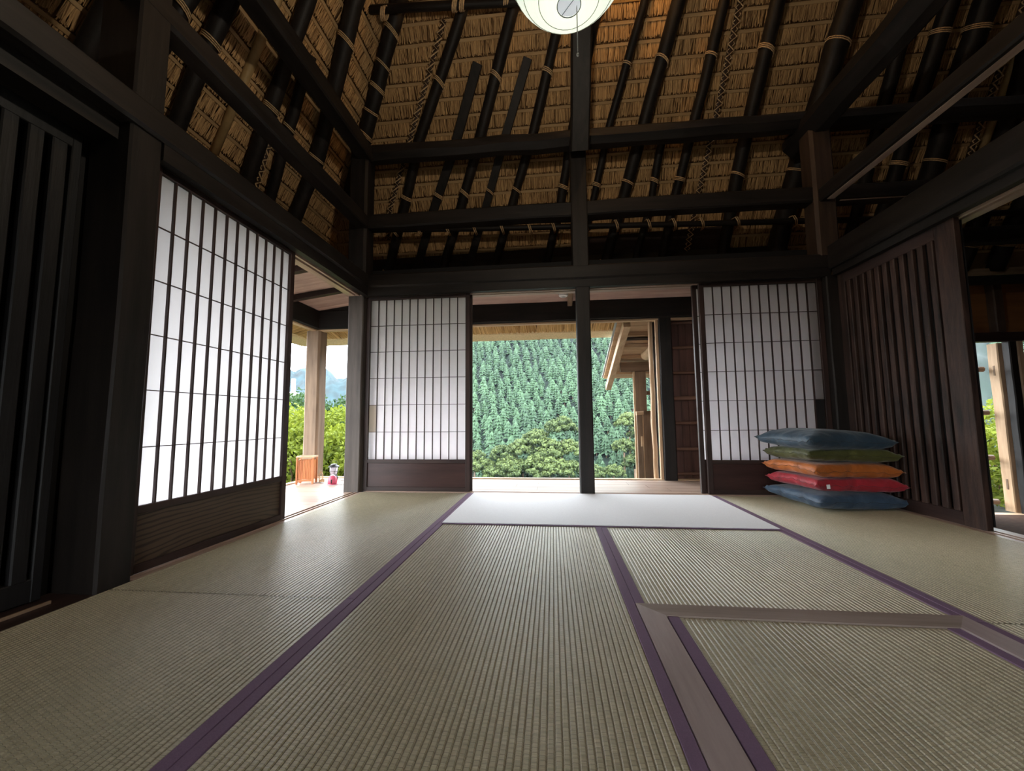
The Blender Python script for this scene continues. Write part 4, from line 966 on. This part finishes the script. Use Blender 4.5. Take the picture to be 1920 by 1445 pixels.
# ------------------------------------------------------------------ trees
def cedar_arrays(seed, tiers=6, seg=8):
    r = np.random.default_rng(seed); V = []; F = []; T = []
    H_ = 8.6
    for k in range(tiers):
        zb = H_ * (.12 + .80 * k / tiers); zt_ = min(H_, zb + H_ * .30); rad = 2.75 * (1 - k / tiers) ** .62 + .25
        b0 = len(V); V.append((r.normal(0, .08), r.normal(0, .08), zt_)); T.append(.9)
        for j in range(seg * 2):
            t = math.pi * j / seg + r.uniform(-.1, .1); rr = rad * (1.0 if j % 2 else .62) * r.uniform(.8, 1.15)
            V.append((rr * math.cos(t), rr * math.sin(t), zb + r.uniform(-.35, .35) + (0 if j % 2 else .5))); T.append(.75 if j % 2 else .15)  # tone paints shade into hollows between boughs and light onto tips
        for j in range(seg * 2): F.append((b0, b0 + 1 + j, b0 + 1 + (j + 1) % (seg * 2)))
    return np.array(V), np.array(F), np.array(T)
CED = [cedar_arrays(s) for s in (1, 2, 3, 4)]
def arr_mesh(name, V, F, T, m):
    o = np_mesh(name, V, F, m, T); me = o.data; bpy.data.objects.remove(o); return me
cme = [arr_mesh('cedar_crown', *c, M['cedar']) for c in CED]
trunk = MB().tube([(0, 0, -3), (0, 0, 6)], .16, 6).mesh('trunk'); trunk.materials.append(M['mid_z'])
def blob_arrays(seed, R=5.0, n=75, leaves=64):
    """round crown: many leafy clumps, each a shell of small upturned leaf faces"""
    r = np.random.default_rng(seed); V = []; F = []; T = []
    for c in range(n):
        d = r.normal(0, 1, 3); d /= np.linalg.norm(d); d[2] = abs(d[2]) * .9 - .25; cc = d * R * r.uniform(.55, .90); cr = R * r.uniform(.13, .22)
        dn = r.normal(0, 1, (leaves, 3)); dn /= np.linalg.norm(dn, axis=1)[:, None]; P = cc + dn * cr * r.uniform(.85, 1.08, (leaves, 1)) * np.array([1, 1, .72])
        s = R * .038; a = np.cross(dn, [0, 0, 1.0]) + r.normal(0, .25, (leaves, 3)); a /= np.linalg.norm(a, axis=1)[:, None] + 1e-6; b_ = np.cross(dn, a) + r.normal(0, .3, (leaves, 3))
        b_ /= np.linalg.norm(b_, axis=1)[:, None] + 1e-6
        base = len(V) and sum(len(q) for q in V); Q = np.stack([P - a * s - b_ * s, P + a * s - b_ * s, P + a * s + b_ * s, P - a * s + b_ * s], 1).reshape(-1, 3)
        F.append((np.arange(leaves) * 4)[:, None] + np.array([[0, 1, 2, 3]]) + base); V.append(Q)
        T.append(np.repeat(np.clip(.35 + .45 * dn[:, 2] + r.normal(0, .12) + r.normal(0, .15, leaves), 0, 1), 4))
    return np.concatenate(V), np.concatenate(F), np.concatenate(T)
bme = [arr_mesh('round_crown', *blob_arrays(s), M['broad']) for s in (21, 22, 23)]

def view_uv(P):
    d = Vector(P) - Vector((0, 0, .6)); q = (d.dot(rt), d.dot(up), d.dot(fw)); return (960 + 729.95 * q[0] / q[2], 722.5 - 729.95 * q[1] / q[2])
cand = []
rr_ = np.random.default_rng(5)
for lo, hi in ((-.245, .265), (1.02, 1.20)):
    y = 146.0
    while y < 400:
        sp = 4.3 + (y - 146) * .006; x = lo * y
        while x < hi * y:
            px, py = x + rr_.uniform(-1.3, 1.3), y + rr_.uniform(-1.3, 1.3); cand.append((px, py)); x += sp
        y += sp * 1.3
cand = np.array(cand); cz = terr(cand[:, 0], cand[:, 1]); scl = rr_.uniform(.8, 1.25, len(cand)); rotz = rr_.uniform(0, 6.28, len(cand))
# leave room where the round-crowned trees stand
BROAD = [
 (1052, 800, 143, 5.8, 'highest yellow-green broadleaf crown just left of the slim middle post'), (1006, 822, 142, 5.2, 'second-highest broadleaf crown, left of the highest one'),
 (980, 842, 141, 5.6, 'broadleaf crown halfway down the leafy outline left of the post'), (1030, 845, 140, 6.4, 'large broadleaf crown directly below the highest crown'),
 (1066, 842, 141, 5.4, 'broadleaf crown half hidden by the left side of the middle post'), (940, 852, 140, 5.0, 'broadleaf crown on the descending outline toward the far left paper door'),
 (958, 872, 138, 5.8, 'broadleaf crown below the descending outline, low in the left half'), (905, 876, 138, 5.2, 'low broadleaf crown near the far left paper door frame'),
 (928, 890, 136, 5.0, 'broadleaf crown cut by the veranda edge in the left half'), (985, 884, 136, 6.4, 'wide broadleaf crown cut by the veranda edge at the middle of the left half'),
 (1045, 880, 136, 5.8, 'broadleaf crown cut by the veranda edge close to the post'), (1072, 882, 137, 5.0, 'lowest broadleaf crown touching the left side of the middle post'),
 (1180, 790, 150, 5.2, 'highest broadleaf crown in front of the cedars beside the timber porch'), (1205, 812, 148, 5.6, 'broadleaf crown mostly hidden behind the timber porch post'),
 (1170, 838, 146, 4.6, 'middle broadleaf crown beside the timber porch gate'), (1215, 845, 145, 5.4, 'broadleaf crown hidden behind the timber porch gate boards'),
 (1018, 868, 137, 6.0, 'broadleaf crown in the heart of the grove left of the post'), (1190, 868, 143, 4.6, 'low broadleaf crown behind the left edge of the porch gate'),
 (1110, 886, 140, 4.4, 'lowest broadleaf crown immediately right of the middle post'), (1150, 885, 141, 4.2, 'lowest broadleaf crown midway between post and timber porch'),
 (890, 860, 140, 4.6, 'leftmost broadleaf crown, partly behind the far left paper door')]
near = np.argsort(cand[:, 1] - 40 * (np.abs(cand[:, 0] / cand[:, 1]) < .26)); order = near
TL = 'tall conical cedar on the forested mountainside across the valley'
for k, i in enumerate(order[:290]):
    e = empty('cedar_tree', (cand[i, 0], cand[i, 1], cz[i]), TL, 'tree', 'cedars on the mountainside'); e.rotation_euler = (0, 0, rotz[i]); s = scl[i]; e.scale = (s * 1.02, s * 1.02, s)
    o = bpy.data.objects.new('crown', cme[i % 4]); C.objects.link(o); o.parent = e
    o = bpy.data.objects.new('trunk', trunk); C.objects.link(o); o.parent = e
VV, FF, TT = [], [], []; base = 0
for i in order[290:]:
    V, F, T = CED[i % 4]; c, s_ = math.cos(rotz[i]), math.sin(rotz[i]); q = V * scl[i]
    q = np.stack([q[:, 0] * c - q[:, 1] * s_ + cand[i, 0], q[:, 0] * s_ + q[:, 1] * c + cand[i, 1], q[:, 2] + cz[i]], 1)
    VV.append(q); FF.append(F + base); TT.append(np.clip(T + rr_.uniform(-.25, .25), 0, 1)); base += len(V)
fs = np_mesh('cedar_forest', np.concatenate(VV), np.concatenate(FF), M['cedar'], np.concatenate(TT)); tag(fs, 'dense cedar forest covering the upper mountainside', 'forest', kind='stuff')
BL = ['round-crowned yellow-green broadleaf tree at the foot of the cedar slope']
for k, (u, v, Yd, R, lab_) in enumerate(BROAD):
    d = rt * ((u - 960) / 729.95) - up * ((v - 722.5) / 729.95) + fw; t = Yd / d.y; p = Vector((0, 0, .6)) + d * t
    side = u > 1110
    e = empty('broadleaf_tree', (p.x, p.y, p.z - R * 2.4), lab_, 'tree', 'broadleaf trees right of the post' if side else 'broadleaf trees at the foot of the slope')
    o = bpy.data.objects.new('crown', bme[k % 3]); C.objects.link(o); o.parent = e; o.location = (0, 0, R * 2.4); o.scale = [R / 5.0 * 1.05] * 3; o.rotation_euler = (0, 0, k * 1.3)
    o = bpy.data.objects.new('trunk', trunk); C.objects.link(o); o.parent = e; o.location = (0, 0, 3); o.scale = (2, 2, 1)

# shrubs just outside the left veranda
def bush(name, x, y, z0, R, Hh, n, m, label, group, leaf=.035, seed=0):
    r = np.random.default_rng(seed); e = empty(name, (x, y, z0), label, 'shrub', group)
    dn = r.normal(0, 1, (n, 3)); dn /= np.linalg.norm(dn, axis=1)[:, None]; rad = r.uniform(.55, 1.0, (n, 1)) ** .5
    lump = 1 + .16 * np.sin(dn[:, :1] * 7 + seed) * np.cos(dn[:, 1:2] * 6 + seed) + .10 * np.sin(dn[:, 2:3] * 11 + seed)
    P = np.array([x, y, z0 + Hh * .5]) + dn * rad * lump * np.array([R, R, Hh * .55])
    a = r.normal(0, 1, (n, 3)); a /= np.linalg.norm(a, axis=1)[:, None]; b_ = np.cross(a, r.normal(0, 1, (n, 3))); b_ /= np.linalg.norm(b_, axis=1)[:, None]
    s = leaf * r.uniform(.6, 1.2, (n, 1)); Q = np.stack([P - a * s, P - b_ * s * .5, P + a * s, P + b_ * s * .5], 1).reshape(-1, 3)
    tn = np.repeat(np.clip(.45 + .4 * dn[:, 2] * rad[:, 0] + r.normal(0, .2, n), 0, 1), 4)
    o = np_mesh('foliage', Q, (np.arange(n) * 4)[:, None] + np.array([[0, 1, 2, 3]]), m, tn, e); o['kind'] = 'stuff'
    st = MB()
    for k in range(5): t = k * 1.26; st.tube([(x, y, z0), (x + R * .4 * math.cos(t), y + R * .4 * math.sin(t), z0 + Hh * .7)], .02, 5)
    st.build('stem', M['mid_z'], e); return e
k = 0
SHR = [
 (-4.15, 6.0, .75, 1.35, 'bush', 'bright yellow-green shrub behind the small wooden box'), (-4.75, 6.5, .8, 1.55, 'bush', 'bright yellow-green shrub left of the box beside the near paper door'),
 (-3.55, 6.3, .7, 1.25, 'bush', 'bright yellow-green shrub behind the black camping lantern'), (-5.3, 7.2, .9, 1.7, 'bush', 'tall bright shrub partly behind the edge of the near paper door'),
 (-4.3, 7.4, .9, 1.75, 'bush', 'tall bright shrub directly behind the tan veranda post'), (-3.6, 7.3, .8, 1.5, 'bush', 'bright shrub between veranda post and dark corner post, upper row'),
 (-3.05, 6.2, .6, 1.05, 'bush', 'small bright shrub touching the dark corner post'), (-5.9, 8.9, 1.0, 2.0, 'bushdark', 'dark green back shrub just left of the veranda post'),
 (-4.9, 9.1, 1.0, 1.95, 'bushdark', 'dark green back shrub just right of the veranda post'), (-4.0, 9.0, .9, 1.85, 'bushdark', 'dark green back shrub next to the corner post'),
 (-6.7, 9.2, 1.1, 2.2, 'bushdark', 'dark green back shrub at the foot of the grey pole'), (-5.2, 6.0, .7, 1.3, 'bush', 'low bright shrub hidden behind the lower edge of the near paper door'),
 (6.2, 7.2, 1.0, 1.5, 'bush', 'green shrub seen low through the narrow far right opening'), (7.6, 7.6, 1.1, 1.6, 'bush', 'green shrub right of the pale post outside the far right opening')]
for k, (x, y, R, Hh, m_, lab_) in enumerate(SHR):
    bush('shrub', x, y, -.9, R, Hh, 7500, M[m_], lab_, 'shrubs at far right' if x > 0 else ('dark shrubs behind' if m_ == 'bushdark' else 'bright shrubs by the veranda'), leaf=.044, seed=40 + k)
# pole standing in the garden
up_ = empty('utility_pole', (-17.62, 25, -8), 'slim grey pole with a white lamp collar left of the veranda post', 'pole')
MB().tube([(-17.62, 25, -12), (-17.72, 25, 3.5)], .14, 12).build('pole', M['grey_metal'], up_, smooth=True)
MB().lathe((-17.66, 24.9, 2.25), [(.20, 0), (.46, .10), (.40, .22), (.14, .34)], 16).build('lamp_collar', M['white_plastic'], up_)
